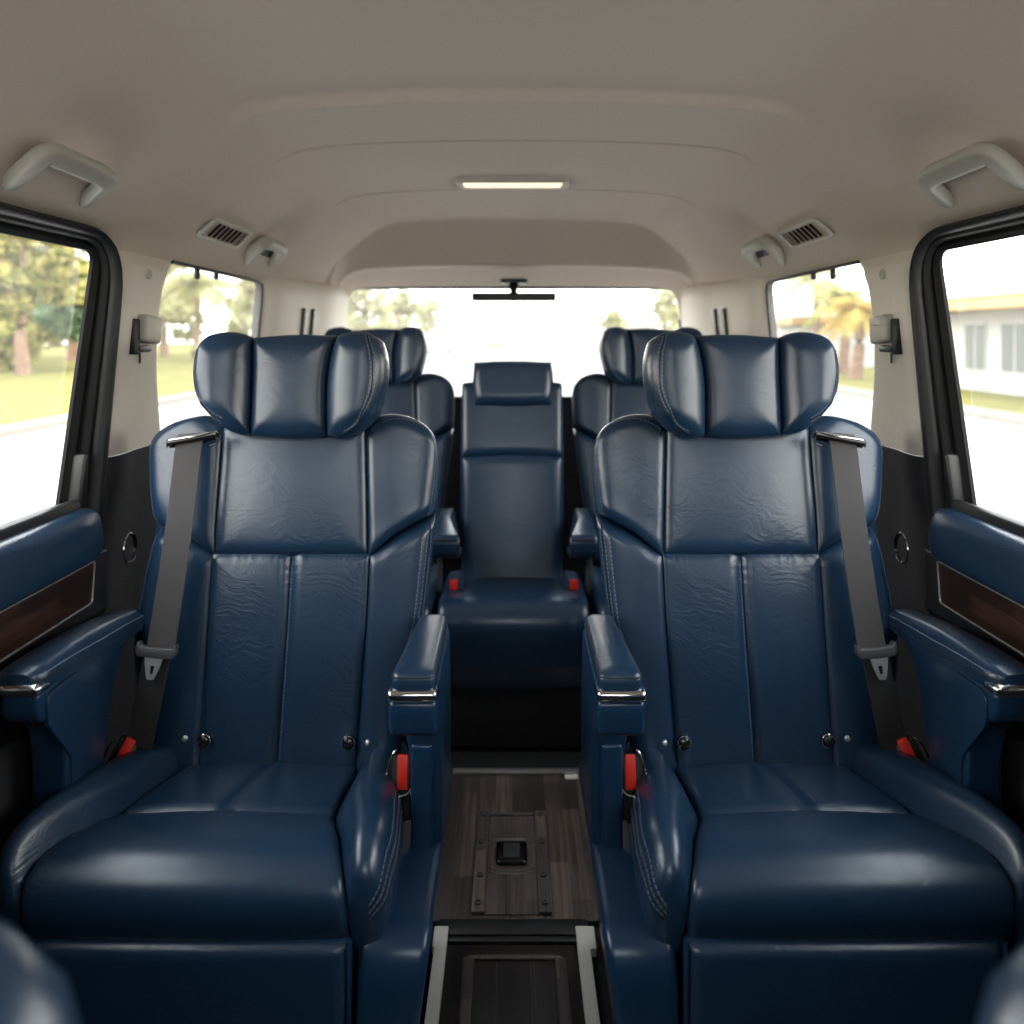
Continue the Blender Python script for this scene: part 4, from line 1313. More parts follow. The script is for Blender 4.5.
    mb.prism([(p.x, p.y) for p in bod and [V((a, b, 0)) for a, b in bod]], lambda p, t: V((lerp(-0.742, -0.686, t), p[0], p[1])), 0, 1, 0.009, seg=4)
    ao = mb.build('armrest', M['blueplastic'], root, rt, fl, smooth=50)
    mb = MB()
    pn = rounded([(1.176, -0.528), (1.178, -0.575), (1.243, -0.655), (1.248, -0.84), (1.318, -0.84), (1.33, -0.73), (1.368, -0.60), (1.42, -0.528)], [0.02, 0.012, 0.02, 0.01, 0.01, 0.02, 0.02, 0.006], 5)
    mb.prism([(p.x, p.y) for p in pn], lambda p, t: V((t, p[0], p[1])), -0.690, -0.6825, 0.003, seg=2)
    mb.build('side_panel', M['leather'], ao, rt, fl, smooth=50)
    mb = MB()
    mb.box((-0.742, 1.150, -0.524), (-0.6805, 1.185, -0.5045), 0.009, seg=5)
    tag(mb.build('chrome_trim', M['chrome'], ao, rt, fl), 'bright chrome band')
    mb = MB()
    rows = []
    for k in range(25):
        t = k / 24
        Y = lerp(1.155, 1.505, t)
        zt = -0.489 + 0.012 * math.sin(math.pi * min(1, t * 0.9 + 0.08)) - 0.024 * t
        e = 0.6 + 0.4 * rim(min(t, 1 - t), 0.06)
        hw = 0.036 * e
        c = -0.7165
        zb = -0.508 - 0.034 * min(1, t * 2.0)
        rows.append([V((c + hw * x, Y, lerp(zb, zt, y * (0.5 + 0.5 * e)))) for x, y in
                     ((-0.97, 0), (-1.0, 0.35), (-0.95, 0.68), (-0.8, 0.88), (-0.5, 0.985), (0, 1.0), (0.5, 0.985), (0.8, 0.88), (0.95, 0.68), (1.0, 0.35), (0.97, 0))])
    mb.loft(rows, 0, True, True)
    pts = [r[8] for r in rows]
    stitch(mb, pts, [V((0.5, 0, 0.85))] * len(pts))
    mb.tube([r[9] + V((-0.0004, 0, 0)) for r in rows], 0.0013, 6, 2)
    mb.build('pad', LM, ao, rt, fl, smooth=50)

    # ---- belt over the outboard shoulder
    mb = MB()
    top = [BP(192, 434, 0.035), BP(190, 440, 0.052), BP(188, 452, 0.055), BP(180, 520, 0.056), BP(170, 590, 0.056), BP(160.5, 650, 0.056)]
    strap(mb, top, 0.0485, (1, 0, 0))
    sb = mb.build('seat_belt', M['belt'], root, rt, fl)
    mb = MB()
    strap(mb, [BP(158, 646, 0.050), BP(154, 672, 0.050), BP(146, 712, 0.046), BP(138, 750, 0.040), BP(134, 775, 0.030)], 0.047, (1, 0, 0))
    tag(mb.build('lap_strap', M['beltshaded'], sb, rt, fl), 'lower strap beside the cushion, coloured dark as if in shade')
    mb = MB()   # webbing loop of the tongue
    a, b = BP(136.5, 649, 0.062), BP(176, 653, 0.062)
    d = (b - a).normalized()
    upv = V((0, 0.2, 1)) - d * V((0, 0.2, 1)).dot(d)
    upv.normalize()
    sec = [(-1.0, 0.9), (-0.95, 1.25), (-0.85, 1.0), (-0.80, 0.60), (0, 0.50), (0.80, 0.60), (0.85, 1.0), (0.95, 1.25), (1.0, 0.9), (1.02, -0.2), (0.85, -0.9), (0, -1.0), (-0.85, -0.9), (-1.02, -0.2)]
    mid, hl = (a + b) / 2, (b - a).length / 2
    nn = d.cross(upv)
    nn = nn if nn.y < 0 else -nn
    t_ = bmesh.new()
    bmesh.ops.create_cube(t_, size=1.0)
    t_.free()
    mb.prism(sec, lambda p, t: mid + d * (p[0] * hl) + upv * (p[1] * 0.0115) + nn * t, -0.010, 0.006, 0.003, seg=2)
    tg = mb.build('tongue', M['greyplastic'], sb, rt, fl)
    mb = MB()
    q = [(-0.44, 0.0), (0.48, 0.0), (0.38, -0.45), (0.24, -0.85), (0.16, -1.0), (-0.13, -1.0), (-0.22, -0.85), (-0.38, -0.3)]
    hole_ = [(-0.08, -0.38), (0.14, -0.38), (0.10, -0.76), (-0.05, -0.76)]
    plate(mb, [V((x, y)) for x, y in q], [[V((x, y)) for x, y in hole_]], lambda p, t: mid + d * (p[0] * hl * 0.98 - 0.002) + upv * (-0.010 + p[1] * 0.037) + nn * t, 0.0035)
    tag(mb.build('tongue_plate', M['silver'], sb, rt, fl, smooth=20), 'steel latch plate')
    # shoulder loop: black bar held by a chrome clip
    mb = MB()
    a, b = BP(168, 443, 0.058), BP(217, 434, 0.058)
    mb.tube([a, a.lerp(b, 0.3), a.lerp(b, 0.7), b], 0.0062, 10, section=RS)
    mb.tube([BP(170, 446, 0.045), BP(194, 443, 0.05), BP(216, 438, 0.045)], 0.004, 8)
    gl_ = mb.build('guide_loop', M['gloss'], sb, rt, fl)
    mb = MB()
    mb.tube(spl([BP(167, 447, 0.03), BP(168, 441, 0.060), BP(180, 438.5, 0.066), BP(200, 435.5, 0.066), BP(215, 432, 0.062), BP(219, 436, 0.055), BP(217, 443, 0.05), BP(210, 446, 0.035)], 50), 0.0018, 8)
    mb.build('chrome_edge', M['chrome'], sb, rt, fl)

    # ---- buckles on both sides of the cushion
    for nm, c, rot, ht in (('in', V((-0.184, 1.335, -0.725)), 0, 0.050), ('out', V((-0.672, 1.388, -0.722)), 24, 0.036)):
        mat = Matrix.Translation(c) @ Matrix.Rotation(math.radians(rot), 4, 'Y') @ Matrix.Rotation(math.radians(-14), 4, 'X')
        mb = MB()
        mb.box((-0.019, -0.008, -0.075), (0.019, 0.014, 0.022), 0.005, mat=mat)
        bk = mb.build('buckle', M['black'], root, rt, fl)
        mb = MB()
        mb.box((-0.006, -0.013, -0.028 if rot == 0 else -0.022), (0.012, -0.004, 0.025), 0.002, mat=mat)
        tag(mb.build('release_button', M['red'], bk, rt, fl), 'red release button')
        mb = MB()
        pts = [(-0.021, -0.008, -0.02), (-0.022, -0.012, 0.0), (-0.014, -0.010, 0.026), (-0.008, -0.008, 0.032)] if rot == 0 else [(-0.024, -0.012, -0.018), (-0.025, -0.012, 0.005), (-0.018, -0.010, 0.018)]
        mb.tube(spl([mat @ V(p) for p in pts], 20), 0.0016, 8)
        mb.build('wire_guard', M['chrome'], bk, rt, fl)
        mb = MB()
        if rot == 0:
            mb.tube(spl([mat @ V(p) for p in ((-0.021, -0.008, -0.02), (-0.012, -0.016, -0.034), (0.010, -0.016, -0.034), (0.018, -0.012, -0.026))], 20), 0.0016, 8)
        else:
            mb.tube([mat @ V((0.052, -0.01, -0.012)), mat @ V((0.050, -0.01, 0.020))], 0.0016, 8)
        mb.build('wire_guard', M['chrome'], bk, rt, fl)
    return root

seatL = captain_seat(False, 'blue leather captain seat with its belt on the left, next to the tree-side window')
seatR = captain_seat(True, 'blue leather captain seat with its belt on the right, next to the house-side window')

# ------------------------------------------------------------------ rear bench
def rear_seat(src, fl, label):
    """Outer rear seat: the same back and headrest as the captain seat, on a bench cushion."""
    off = V((0.052 if fl else -0.058, 1.25, 0.022))
    root = empty('passenger_seat', V((src.location.x + off.x, 2.55, FLOOR)), label, 'car seat', 'rear seats')
    delta = V((0, 1.30, 0)) - V((0, 0, 0))
    rel = off - (V(root.location) - V(src.location))
    keep = ('backrest', 'side_bolster', 'headrest')
    for ch in list(src.children):
        if not ch.name.startswith(keep):
            continue
        c = ch.copy()
        COL.objects.link(c)
        c.parent = root
        c.location = rel
        for g in ch.children:
            d = g.copy()
            COL.objects.link(d)
            d.parent = c
    rt = V(root.location)
    mb = MB()
    x0, x1 = -0.70, -0.231
    rows_L = [V((x0, 2.74, -0.80)), V((x0, 2.5, -0.785)), V((x0, 2.34, -0.778)), V((x0, 2.275, -0.79)), V((x0, 2.26, -0.84)), V((x0, 2.28, -0.93))]
    rows_R = [p + V((x1 - x0, 0, 0)) for p in rows_L]
    panel(mb, [rows_L[0], rows_R[0]], [rows_L[-1], rows_R[-1]], rows_L, rows_R, 24, 34, lambda u, v, du, dv: 0.016 * rim(du, 0.03) + 0.01 * math.sin(math.pi * u), 0.08, hint=(0, -0.6, 1))
    mb.build('cushion', LM, root, rt, fl, smooth=60)
    mb = MB()
    mb.box((x0 + 0.01, 2.31, -1.188), (x1, 2.72, -0.87), 0.015)
    mb.build('seat_base', M['black'], root, rt, fl)
    # fold-down armrest at the inner edge
    mb = MB()
    ap = [(2.365, -0.592), (2.352, -0.612), (2.353, -0.645), (2.372, -0.664), (2.505, -0.664), (2.506, -0.650), (2.66, -0.62), (2.66, -0.575), (2.506, -0.572)]
    mb.prism(ap, lambda p, t: V((lerp(-0.238, -0.155 if p[0] < 2.5055 else -0.192, t) + (0.006 * (1 - t) if p[1] < -0.71 else 0), p[0], p[1])), 0, 1, 0.013, seg=4)
    mb.tube([V((-0.232, 2.353, -0.604)), V((-0.160, 2.353, -0.604))], 0.0022, 6, 2)
    mb.build('armrest', LM, root, rt, fl, smooth=50)
    mb = MB()
    mb.tube([V((-0.2205, 2.44, -0.655)), V((-0.221, 2.45, -0.72)), V((-0.2215, 2.47, -0.80))], 0.0075, 10)
    mb.build('belt_stalk', M['greyplastic'], root, rt, fl)
    return root
rear_seat(seatL, False, 'winged rear seat beside the middle rear seat, behind the tree-side captain seat')
rear_seat(seatR, True, 'winged rear seat beside the middle rear seat, behind the house-side captain seat')

root = empty('passenger_seat', (0.0, 2.55, FLOOR), 'narrow middle rear seat with plain box headrest facing the aisle', 'car seat', 'rear seats')
rt = V(root.location)
def CP(px, py, off=0.0):
    dz = (HOR - py) / F
    Y = (2.56 + 0.22 * 0.80) / (1 - 0.22 * dz) - off
    return P(px, py, Y)
cps = lambda pts, o=0.0: [CP(x, y, o) for x, y in pts]
mb = MB()
panel(mb, cps([(460.5, 457), (511, 455), (563.5, 457)]), cps([(462, 386), (468, 383), (511, 381), (556, 383), (562, 386)]), cps([(460.5, 457), (462, 386)]), cps([(563.5, 457), (562, 386)]), 26, 20,
      lambda u, v, du, dv: 0.022 * rim(min(du, dv * 0.9 + 0.004), 0.03) + 0.004, 0.10)
panel(mb, cps([(463, 588), (511, 588), (562, 588)]), cps([(460.5, 457), (511, 455), (563.5, 457)]), cps([(463, 588), (461, 530), (460.5, 457)]), cps([(562, 588), (563.5, 530), (563.5, 457)]), 26, 34,
      lambda u, v, du, dv: 0.022 * rim(min(du, dv * 0.9 + 0.004), 0.03) + 0.006 * math.sin(math.pi * u), 0.10)
mb.build('backrest', LM, root, rt, smooth=60)
mb = MB()
panel(mb, cps([(475, 405), (511, 406), (551, 405)], 0.03), cps([(474, 362), (511, 360.5), (552, 362)], 0.03), cps([(475, 405), (472.5, 384), (474, 362)], 0.03), cps([(551, 405), (553.5, 384), (552, 362)], 0.03), 24, 16,
      lambda u, v, du, dv: 0.030 * rim(du, 0.035) * rim(dv, 0.035), back=0.08)
h = mb.build('headrest', LM, root, rt, smooth=60)
for x in (495, 530):
    mb = MB()
    mb.tube([CP(x, 400, -0.02), CP(x, 416, -0.03)], 0.006, 8)
    mb.build('headrest_post', M['chrome'], h, rt)
mb = MB()
x0, x1 = -0.213, 0.221
rows_L = [V((x0, 2.66, -0.80)), V((x0, 2.5, -0.788)), V((x0, 2.34, -0.778)), V((x0, 2.285, -0.786)), V((x0, 2.262, -0.83)), V((x0, 2.275, -0.935))]
rows_R = [p + V((x1 - x0, 0, 0)) for p in rows_L]
S = panel(mb, [rows_L[0], rows_R[0]], [rows_L[-1], rows_R[-1]], rows_L, rows_R, 40, 40,
          lambda u, v, du, dv: 0.014 * rim(du, 0.025) + 0.008 * math.sin(math.pi * u) - 0.010 * (gau(abs(u - 0.5) - 0.36, 0.02)) * (1 if v < 0.5 else 0.2), 0.08, hint=(0, -0.6, 1))
mb.build('cushion', LM, root, rt, smooth=60)
mb = MB()
mb.box((x0, 2.300, -1.188), (x1, 2.66, -0.92), 0.006)
bs = mb.build('seat_base', M['carpet'], root, rt)
mb = MB()
mb.box((x0, 2.292, -0.948), (x1, 2.304, -0.940), 0.003)
mb.build('base_edge', M['charcoal'], bs, rt)
for x in (-0.174, 0.186):
    mb = MB()
    mb.box((x - 0.015, 2.40, -0.83), (x + 0.015, 2.43, -0.742), 0.004)
    b_ = mb.build('buckle', M['black'], root, rt)
    mb = MB()
    mb.box((x - 0.0125, 2.392, -0.764), (x + 0.0125, 2.404, -0.734), 0.003)
    tag(mb.build('release_button', M['red'], b_, rt), 'red release button')

# ------------------------------------------------ front seats, seen as blurred corners
def front_seat(fl, label):
    rx = 2 * MID + 0.46 if fl else -0.46
    root = empty('front_seat', (rx, 0.1, FLOOR), label, 'car seat', 'front seats')
    rt = V(root.location)
    ring_ = lambda y, z0, hw, d, cx=-0.462: [V((cx + hw * x, y + d * yy, z0)) for x, yy in [(math.copysign(abs(math.cos(a)) ** 0.6, math.cos(a)), math.copysign(abs(math.sin(a)) ** 0.6, math.sin(a))) for a in [2 * math.pi * k / 36 for k in range(36)]]]
    mb = MB()
    mb.loft([ring_(0.27, -0.80, 0.235, 0.06), ring_(0.28, -0.70, 0.27, 0.065), ring_(0.31, -0.55, 0.287, 0.065), ring_(0.335, -0.42, 0.287, 0.06), ring_(0.345, -0.345, 0.277, 0.055), ring_(0.35, -0.30, 0.262, 0.048), ring_(0.352, -0.275, 0.238, 0.038), ring_(0.353, -0.258, 0.205, 0.024), ring_(0.353, -0.250, 0.155, 0.012)], 0, True, True)
    mb.build('backrest', LM, root, rt, fl, smooth=60)
    mb = MB()
    mb.loft([ring_(0.36, -0.25, 0.10, 0.03), ring_(0.36, -0.22, 0.135, 0.045), ring_(0.36, -0.12, 0.14, 0.05), ring_(0.36, -0.06, 0.13, 0.045), ring_(0.36, -0.035, 0.10, 0.03)], 0, True, True)
    hd = mb.build('headrest', LM, root, rt, fl, smooth=60)
    for x in (-0.50, -0.41):
        mb = MB()
        mb.tube([V((x, 0.356, -0.30)), V((x, 0.358, -0.235))], 0.006, 8)
        mb.build('headrest_post', M['chrome'], hd, rt, fl)
    mb = MB()
    mb.box((-0.70, -0.28, -0.92), (-0.22, 0.27, -0.74), 0.05, seg=4)
    mb.build('cushion', LM, root, rt, fl, smooth=60)
    mb = MB()
    mb.box((-0.66, -0.2, -1.188), (-0.26, 0.25, -0.91), 0.02)
    mb.build('seat_base', M['black'], root, rt, fl)
    return root
front_seat(False, 'blurred dark blue front seat shoulder in the lower left corner')
front_seat(True, 'blurred dark blue front seat shoulder in the lower right corner')
# ------------------------------------------------------------------ outdoors
G = GROUND
M['asphalt'] = pbr('pale_concrete_road', (0.25, 0.242, 0.23), 0.9, spec=0.02, var=0.10, vscale=0.5)
M['grass'] = pbr('lawn', (0.150, 0.135, 0.047), 0.95, spec=0.02, col2=(0.115, 0.108, 0.038), vscale=0.8, bump=0.6, bscale=30)
M['kerb'] = pbr('pale_kerb_stone', (0.22, 0.195, 0.165), 0.9, spec=0.05, var=0.1, vscale=3)
M['bark'] = pbr('bark', (0.24, 0.15, 0.10), 0.95, var=0.4, vscale=4)
M['white'] = pbr('white_render', (0.38, 0.372, 0.36), 0.8, var=0.05, vscale=1)
M['tan'] = pbr('tan_fascia', (0.40, 0.26, 0.12), 0.8, var=0.08, vscale=1)
M['rooftile'] = pbr('pale_roof_sheet', (0.42, 0.41, 0.40), 0.7, var=0.06, vscale=1)
M['darkpane'] = pbr('dark_window_pane', (0.09, 0.10, 0.095), 0.3, var=0.2, vscale=1)
M['redpaint'] = pbr('red_brown_car_paint', (0.42, 0.14, 0.10), 0.4)
M['whitepaint'] = pbr('white_car_paint', (0.75, 0.75, 0.75), 0.4)
M['leafA'] = foliage_mat('yellow_green_leaves', [(0.112, 0.136, 0.04), (0.256, 0.256, 0.08), (0.4, 0.352, 0.128), (0.48, 0.416, 0.208)])
M['leafB'] = foliage_mat('blue_green_leaves', [(0.096, 0.16, 0.088), (0.176, 0.256, 0.144), (0.272, 0.336, 0.2)])
M['leafC'] = foliage_mat('pale_olive_leaves', [(0.24, 0.256, 0.112), (0.384, 0.368, 0.192), (0.496, 0.448, 0.288)])
M['leafD'] = foliage_mat('orange_leaves', [(0.4, 0.216, 0.072), (0.464, 0.336, 0.104), (0.336, 0.336, 0.096)])

mb = MB()
mb.box((-7.9, -20, G - 0.3), (8.9, 150, G))
tag(mb.build('road', M['asphalt'], smooth=0), kind='structure')
for nm, x0, x1, kx0, kx1 in (('left', -70, -8.3, -8.3, -7.9), ('right', 9.5, 70, 8.9, 9.5)):
    mb = MB()
    mb.box((x0, -20, G - 0.3), (x1, 150, G + 0.10))
    tag(mb.build('ground_' + nm, M['grass'], smooth=0), kind='structure')
    mb = MB()
    mb.box((kx0, -20, G - 0.3), (kx1, 150, G + 0.13), 0.03)
    tag(mb.build('kerb_' + nm, M['kerb'], smooth=0), kind='structure')

def leaves(mb, clumps, n, size, rng):
    tot = sum(c[3] ** 2 for c in clumps)
    for cx, cy, cz, r in clumps:
        for _ in range(int(n * r * r / tot)):
            d = V((rng.gauss(0, 1), rng.gauss(0, 1), rng.gauss(0, 1))).normalized()
            q = V((cx, cy, cz)) + V((d.x, d.y, d.z * 0.8)) * r * (0.55 + 0.45 * rng.random() ** 0.5)
            a = V((rng.gauss(0, 1), rng.gauss(0, 1), rng.gauss(0, 0.6))).normalized()
            b = a.cross(V((rng.gauss(0, 1), rng.gauss(0, 1), rng.gauss(0, 1))))
            b = b.normalized() if b.length > 1e-3 else V((0, 0, 1))
            s = size * (0.6 + 0.8 * rng.random())
            mb.raw([q - a * s, q + b * s * 0.55, q + a * s, q - b * s * 0.55], [(0, 1, 2, 3)])

def fast_build(mb, name, mat, parent, rt):
    """build() without the doubles and normals passes, for leaf sets."""
    for v in mb.bm.verts:
        v.co -= rt
    me = bpy.data.meshes.new(name)
    mb.bm.to_mesh(me)
    mb.bm.free()
    me.materials.append(mat)
    o = bpy.data.objects.new(name, me)
    COL.objects.link(o)
    o.parent = parent
    return o

def tree(x, y, h, r, mat, label, n=1500, size=0.22, trunk=None, seed=0, name='tree', low=0.35):
    rng = random.Random(seed)
    root = empty(name, (x, y, G + 0.1), label, 'tree', 'trees along the street')
    rt = V(root.location)
    mb = MB()
    th = h * 0.6
    tr = trunk or 0.03 * h
    mb.tube(spl([V((x, y, G + 0.05)), V((x + 0.1 * rng.gauss(0, 1), y, G + th * 0.5)), V((x + 0.2 * rng.gauss(0, 1), y, G + th))], 12), [tr * (1.25 - 0.06 * k) for k in range(13)], 9)
    for k in range(5):
        a = 2 * math.pi * k / 5 + rng.random()
        p0 = V((x, y, G + th * (0.65 + 0.06 * k)))
        mb.tube([p0, p0 + V((math.cos(a) * r * 0.35, math.sin(a) * r * 0.35, h * 0.13)), p0 + V((math.cos(a) * r * 0.7, math.sin(a) * r * 0.7, h * 0.2))], [tr * 0.5, tr * 0.35, tr * 0.15], 6)
    mb.build('trunk', M['bark'], root, rt)
    cl = []
    for k in range(16):
        a = rng.random() * 2 * math.pi
        rr_ = r * 0.75 * rng.random() ** 0.6
        cl.append((x + math.cos(a) * rr_, y + math.sin(a) * rr_, G + h * (low + (0.94 - low) * rng.random()), r * (0.30 + 0.22 * rng.random())))
    mb = MB()
    leaves(mb, cl, n, size, rng)
    fast_build(mb, 'foliage', mat, root, rt)
    return root

def bush(x, y, h, r, mat, label, n=500, size=0.16, seed=0):
    rng = random.Random(seed)
    root = empty('bush', (x, y, G + 0.1), label, 'bush', 'bushes on the lawns')
    rt = V(root.location)
    mb = MB()
    for k in range(4):
        a = k * 1.7
        mb.tube([V((x, y, G + 0.05)), V((x + math.cos(a) * r * 0.4, y + math.sin(a) * r * 0.4, G + h * 0.7))], 0.03, 6)
    mb.build('stem', M['bark'], root, rt)
    mb = MB()
    leaves(mb, [(x + rng.uniform(-r, r) * 0.6, y + rng.uniform(-r, r) * 0.6, G + h * rng.uniform(0.3, 0.75), h * 0.42) for _ in range(8)], n, size, rng)
    fast_build(mb, 'foliage', mat, root, rt)

def palm(x, y, h, r, mat, label, seed=0, nf=22):
    rng = random.Random(seed)
    root = empty('palm_tree', (x, y, G + 0.1), label, 'tree', 'trees along the street')
    rt = V(root.location)
    mb = MB()
    mb.tube(spl([V((x, y, G + 0.05)), V((x + 0.15, y, G + h * 0.5)), V((x + 0.1, y, G + h))], 14), [0.24 - 0.008 * k for k in range(15)], 9)
    mb.build('trunk', M['bark'], root, rt)
    mb = MB()
    top = V((x + 0.1, y, G + h))
    for k in range(nf):
        a = 2 * math.pi * k / nf * 2.4 + rng.random() * 0.3
        el = rng.uniform(-0.2, 1.1)
        d = V((math.cos(a), math.sin(a), 0))
        pts = [top + d * (r * t) * math.cos(el * (1 - t * 0.3)) + V((0, 0, r * (math.sin(el) * t - 0.75 * t * t))) for t in [j / 12 for j in range(13)]]
        for j in range(1, 13):
            t = j / 12
            ax = (pts[j] - pts[j - 1]).normalized()
            sd = ax.cross(V((0, 0, 1))).normalized()
            L = r * 0.34 * math.sin(math.pi * min(1, 0.15 + t * 0.85)) + 0.05
            for sgn in (-1, 1):
                tip = pts[j] + sd * (sgn * L) + ax * L * 0.5 - V((0, 0, L * 0.45))
                mb.raw([pts[j - 1], pts[j], tip, pts[j - 1].lerp(tip, 0.5) - ax * 0.03], [(0, 1, 2, 3)])
    fast_build(mb, 'fronds', mat, root, rt)

# trees on the left lawn
tree(-18.3, 30.0, 6.6, 1.95, M['leafA'], 'yellow-green tree with a bare reddish trunk at the edge of the left lawn', 2400, 0.26, 0.22, 11, low=0.42)
tree(-18.8, 35.3, 5.0, 1.9, M['leafB'], 'blue-green tree beside the pillar in the sliding door window', 2000, 0.24, 0.2, 13, low=0.28)
tree(-24.6, 38.4, 10.0, 3.0, M['leafA'], 'tall yellow-green tree standing behind the front row of left trees', 3000, 0.34, 0.3, 14, low=0.15)
tree(-25.6, 46.6, 10.0, 3.0, M['leafC'], 'tall olive tree behind the left quarter window palm', 2200, 0.36, 0.3, 15, low=0.12)
tree(-34.5, 53.0, 13.0, 4.4, M['leafA'], 'tallest yellow-green tree at the back of the left lawn', 2600, 0.5, 0.35, 12, low=0.12)
bush(-18.6, 26.6, 1.7, 0.9, M['leafB'], 'low blue-green bush at the front edge of the left window', 700, 0.16, 16)
bush(-20.9, 41.2, 1.9, 1.1, M['leafC'], 'olive bush between two trunks behind the left lawn', 700, 0.2, 17)
palm(-18.6, 47.0, 4.6, 3.0, M['leafC'], 'pale palm tree with a brown trunk in the left quarter window', 18)
tree(-25.0, 57.5, 9.5, 3.0, M['leafC'], 'pale olive tree at the middle of the left quarter window', 1800, 0.38, 0.26, 19, low=0.15)
tree(-20.3, 63.5, 8.0, 2.8, M['leafC'], 'pale tree at the rear end of the left quarter window', 1600, 0.38, 0.25, 20, low=0.15)
bush(-18.2, 54.5, 1.4, 1.5, M['leafC'], 'pale low bush under the left quarter window trees', 500, 0.22, 21)
bush(-21.2, 33.4, 2.3, 1.3, M['leafA'], 'yellow-green bush between the two front trees on the left lawn', 900, 0.2, 41)
bush(-16.6, 44.5, 1.3, 1.0, M['leafC'], 'small olive bush in front of the palm on the left lawn', 500, 0.16, 42)
# trees behind the car
tree(-13.2, 72.0, 7.0, 2.6, M['leafC'], 'hazy tree behind the left rear headrest', 1100, 0.36, 0.25, 22, low=0.2)
tree(-11.8, 84.0, 6.2, 2.2, M['leafC'], 'hazy tree further down the left side of the road behind', 900, 0.36, 0.25, 23, low=0.2)
tree(-10.8, 101.0, 6.0, 2.0, M['leafC'], 'farthest hazy tree on the left of the road behind', 700, 0.36, 0.22, 24, low=0.2)
tree(10.8, 84.0, 5.0, 1.7, M['leafA'], 'yellowish tree on the right of the road behind', 900, 0.3, 0.2, 25, low=0.2)
tree(12.9, 68.0, 6.0, 2.2, M['leafA'], 'yellow-green tree behind the right rear headrest', 900, 0.3, 0.2, 26, low=0.2)
# right quarter window
palm(12.9, 31.3, 3.0, 1.7, M['leafA'], 'yellow-green palm in the right quarter window behind orange leaves', 31, 26)
palm(13.4, 35.6, 4.2, 2.0, M['leafC'], 'taller pale palm at the middle of the right quarter window', 32, 18)
palm(11.7, 27.3, 2.5, 1.5, M['leafD'], 'orange-leaved palm next to the right window pillar', 33, 22)
bush(10.9, 29.3, 1.2, 0.7, M['leafD'], 'orange bush at the foot of the right palms', 500, 0.13, 34)

bush(10.9, 31.9, 1.5, 0.9, M['leafA'], 'yellow-green bush in front of the right lawn palms', 700, 0.14, 43)
bush(11.6, 36.6, 1.7, 1.0, M['leafC'], 'pale olive bush below the taller right palm', 600, 0.16, 44)

def box_house(name, label, x0, x1, y0, y1, wall_h, eave, wins, roof_h, seed, fascia='tan'):
    root = empty(name, ((x0 + x1) / 2, (y0 + y1) / 2, G + 0.1), label, 'house', 'houses along the street')
    rt = V(root.location)
    z0 = G + 0.1
    mb = MB()
    mb.box((x0, y0, z0), (x1, y1, z0 + wall_h))
    mb.build('wall', M['white'], root, rt, smooth=0)
    mb = MB()
    mb.box((x0 - eave, y0 - eave, z0 + wall_h), (x1 + eave, y1 + eave, z0 + wall_h + 0.34), 0.01)
    mb.build('fascia', M[fascia], root, rt, smooth=0)
    mb = MB()
    za, zb = z0 + wall_h + 0.34, z0 + wall_h + 0.34 + roof_h
    e = eave + 0.08
    xm = (x0 + x1) / 2
    vs = [V((x0 - e, y0 - e, za)), V((x1 + e, y0 - e, za)), V((x1 + e, y1 + e, za)), V((x0 - e, y1 + e, za)), V((xm, y0 + 1.5, zb)), V((xm, y1 - 1.5, zb))]
    mb.raw(vs, [(0, 1, 4), (1, 2, 5, 4), (2, 3, 5), (3, 0, 4, 5), (3, 2, 1, 0)])
    mb.build('roof', M['rooftile'], root, rt, smooth=0)
    for (ya, yb, h0, h1) in wins:
        mb = MB()
        mb.box((x0 - 0.05, ya, z0 + h0), (x0 + 0.04, yb, z0 + h1))
        w_ = mb.build('window', M['white'], root, rt, smooth=0)
        ncol = max(1, round((yb - ya) / 0.55))
        for k in range(ncol):
            a = lerp(ya, yb, k / ncol) + 0.05
            b = lerp(ya, yb, (k + 1) / ncol) - 0.05
            mb = MB()
            mb.box((x0 - 0.07, a, z0 + h0 + 0.07), (x0 - 0.045, b, z0 + h1 - 0.07))
            mb.build('pane', M['darkpane'], w_, rt, smooth=0)
    return root
box_house('house', 'white bungalow with tan fascia and dark windows outside the right sliding door window', 12.6, 19.5, 12.5, 23.4, 2.15, 0.95, [(21.2, 22.2, 0.5, 1.85), (19.4, 20.55, 0.5, 1.85), (17.2, 18.5, 0.5, 1.85), (14.6, 15.9, 0.5, 1.85)], 1.7, 1)
box_house('house', 'far tan and white house at the rear end of the right quarter window', 13.5, 19.0, 37.5, 46.0, 2.0, 0.6, [(39.0, 40.2, 0.6, 1.7), (42.0, 43.2, 0.6, 1.7)], 1.2, 2)
box_house('house', 'low white building far down the right side of the road behind', 10.2, 17.0, 94.0, 120.0, 2.6, 0.4, [(96, 98, 0.8, 2.2), (100, 102, 0.8, 2.2), (105, 107, 0.8, 2.2)], 0.7, 3, 'white')
r_ = empty('house', (-20, 98, G + 0.1), 'pale white building behind the hazy trees on the left of the road behind', 'house', 'houses along the street')
rt = V(r_.location)
mb = MB()
mb.box((-24, 88, G + 0.1), (-16.4, 108, G + 2.7))
mb.build('wall', M['white'], r_, rt, smooth=0)
mb = MB()
mb.box((-24.3, 87.6, G + 2.7), (-16.0, 108.4, G + 3.0))
mb.build('roof', M['rooftile'], r_, rt, smooth=0)
for k in range(4):
    mb = MB()
    mb.box((-16.45, 90 + 4.5 * k, G + 1.0), (-16.36, 92 + 4.5 * k, G + 2.2))
    mb.build('window', M['darkpane'], r_, rt, smooth=0)

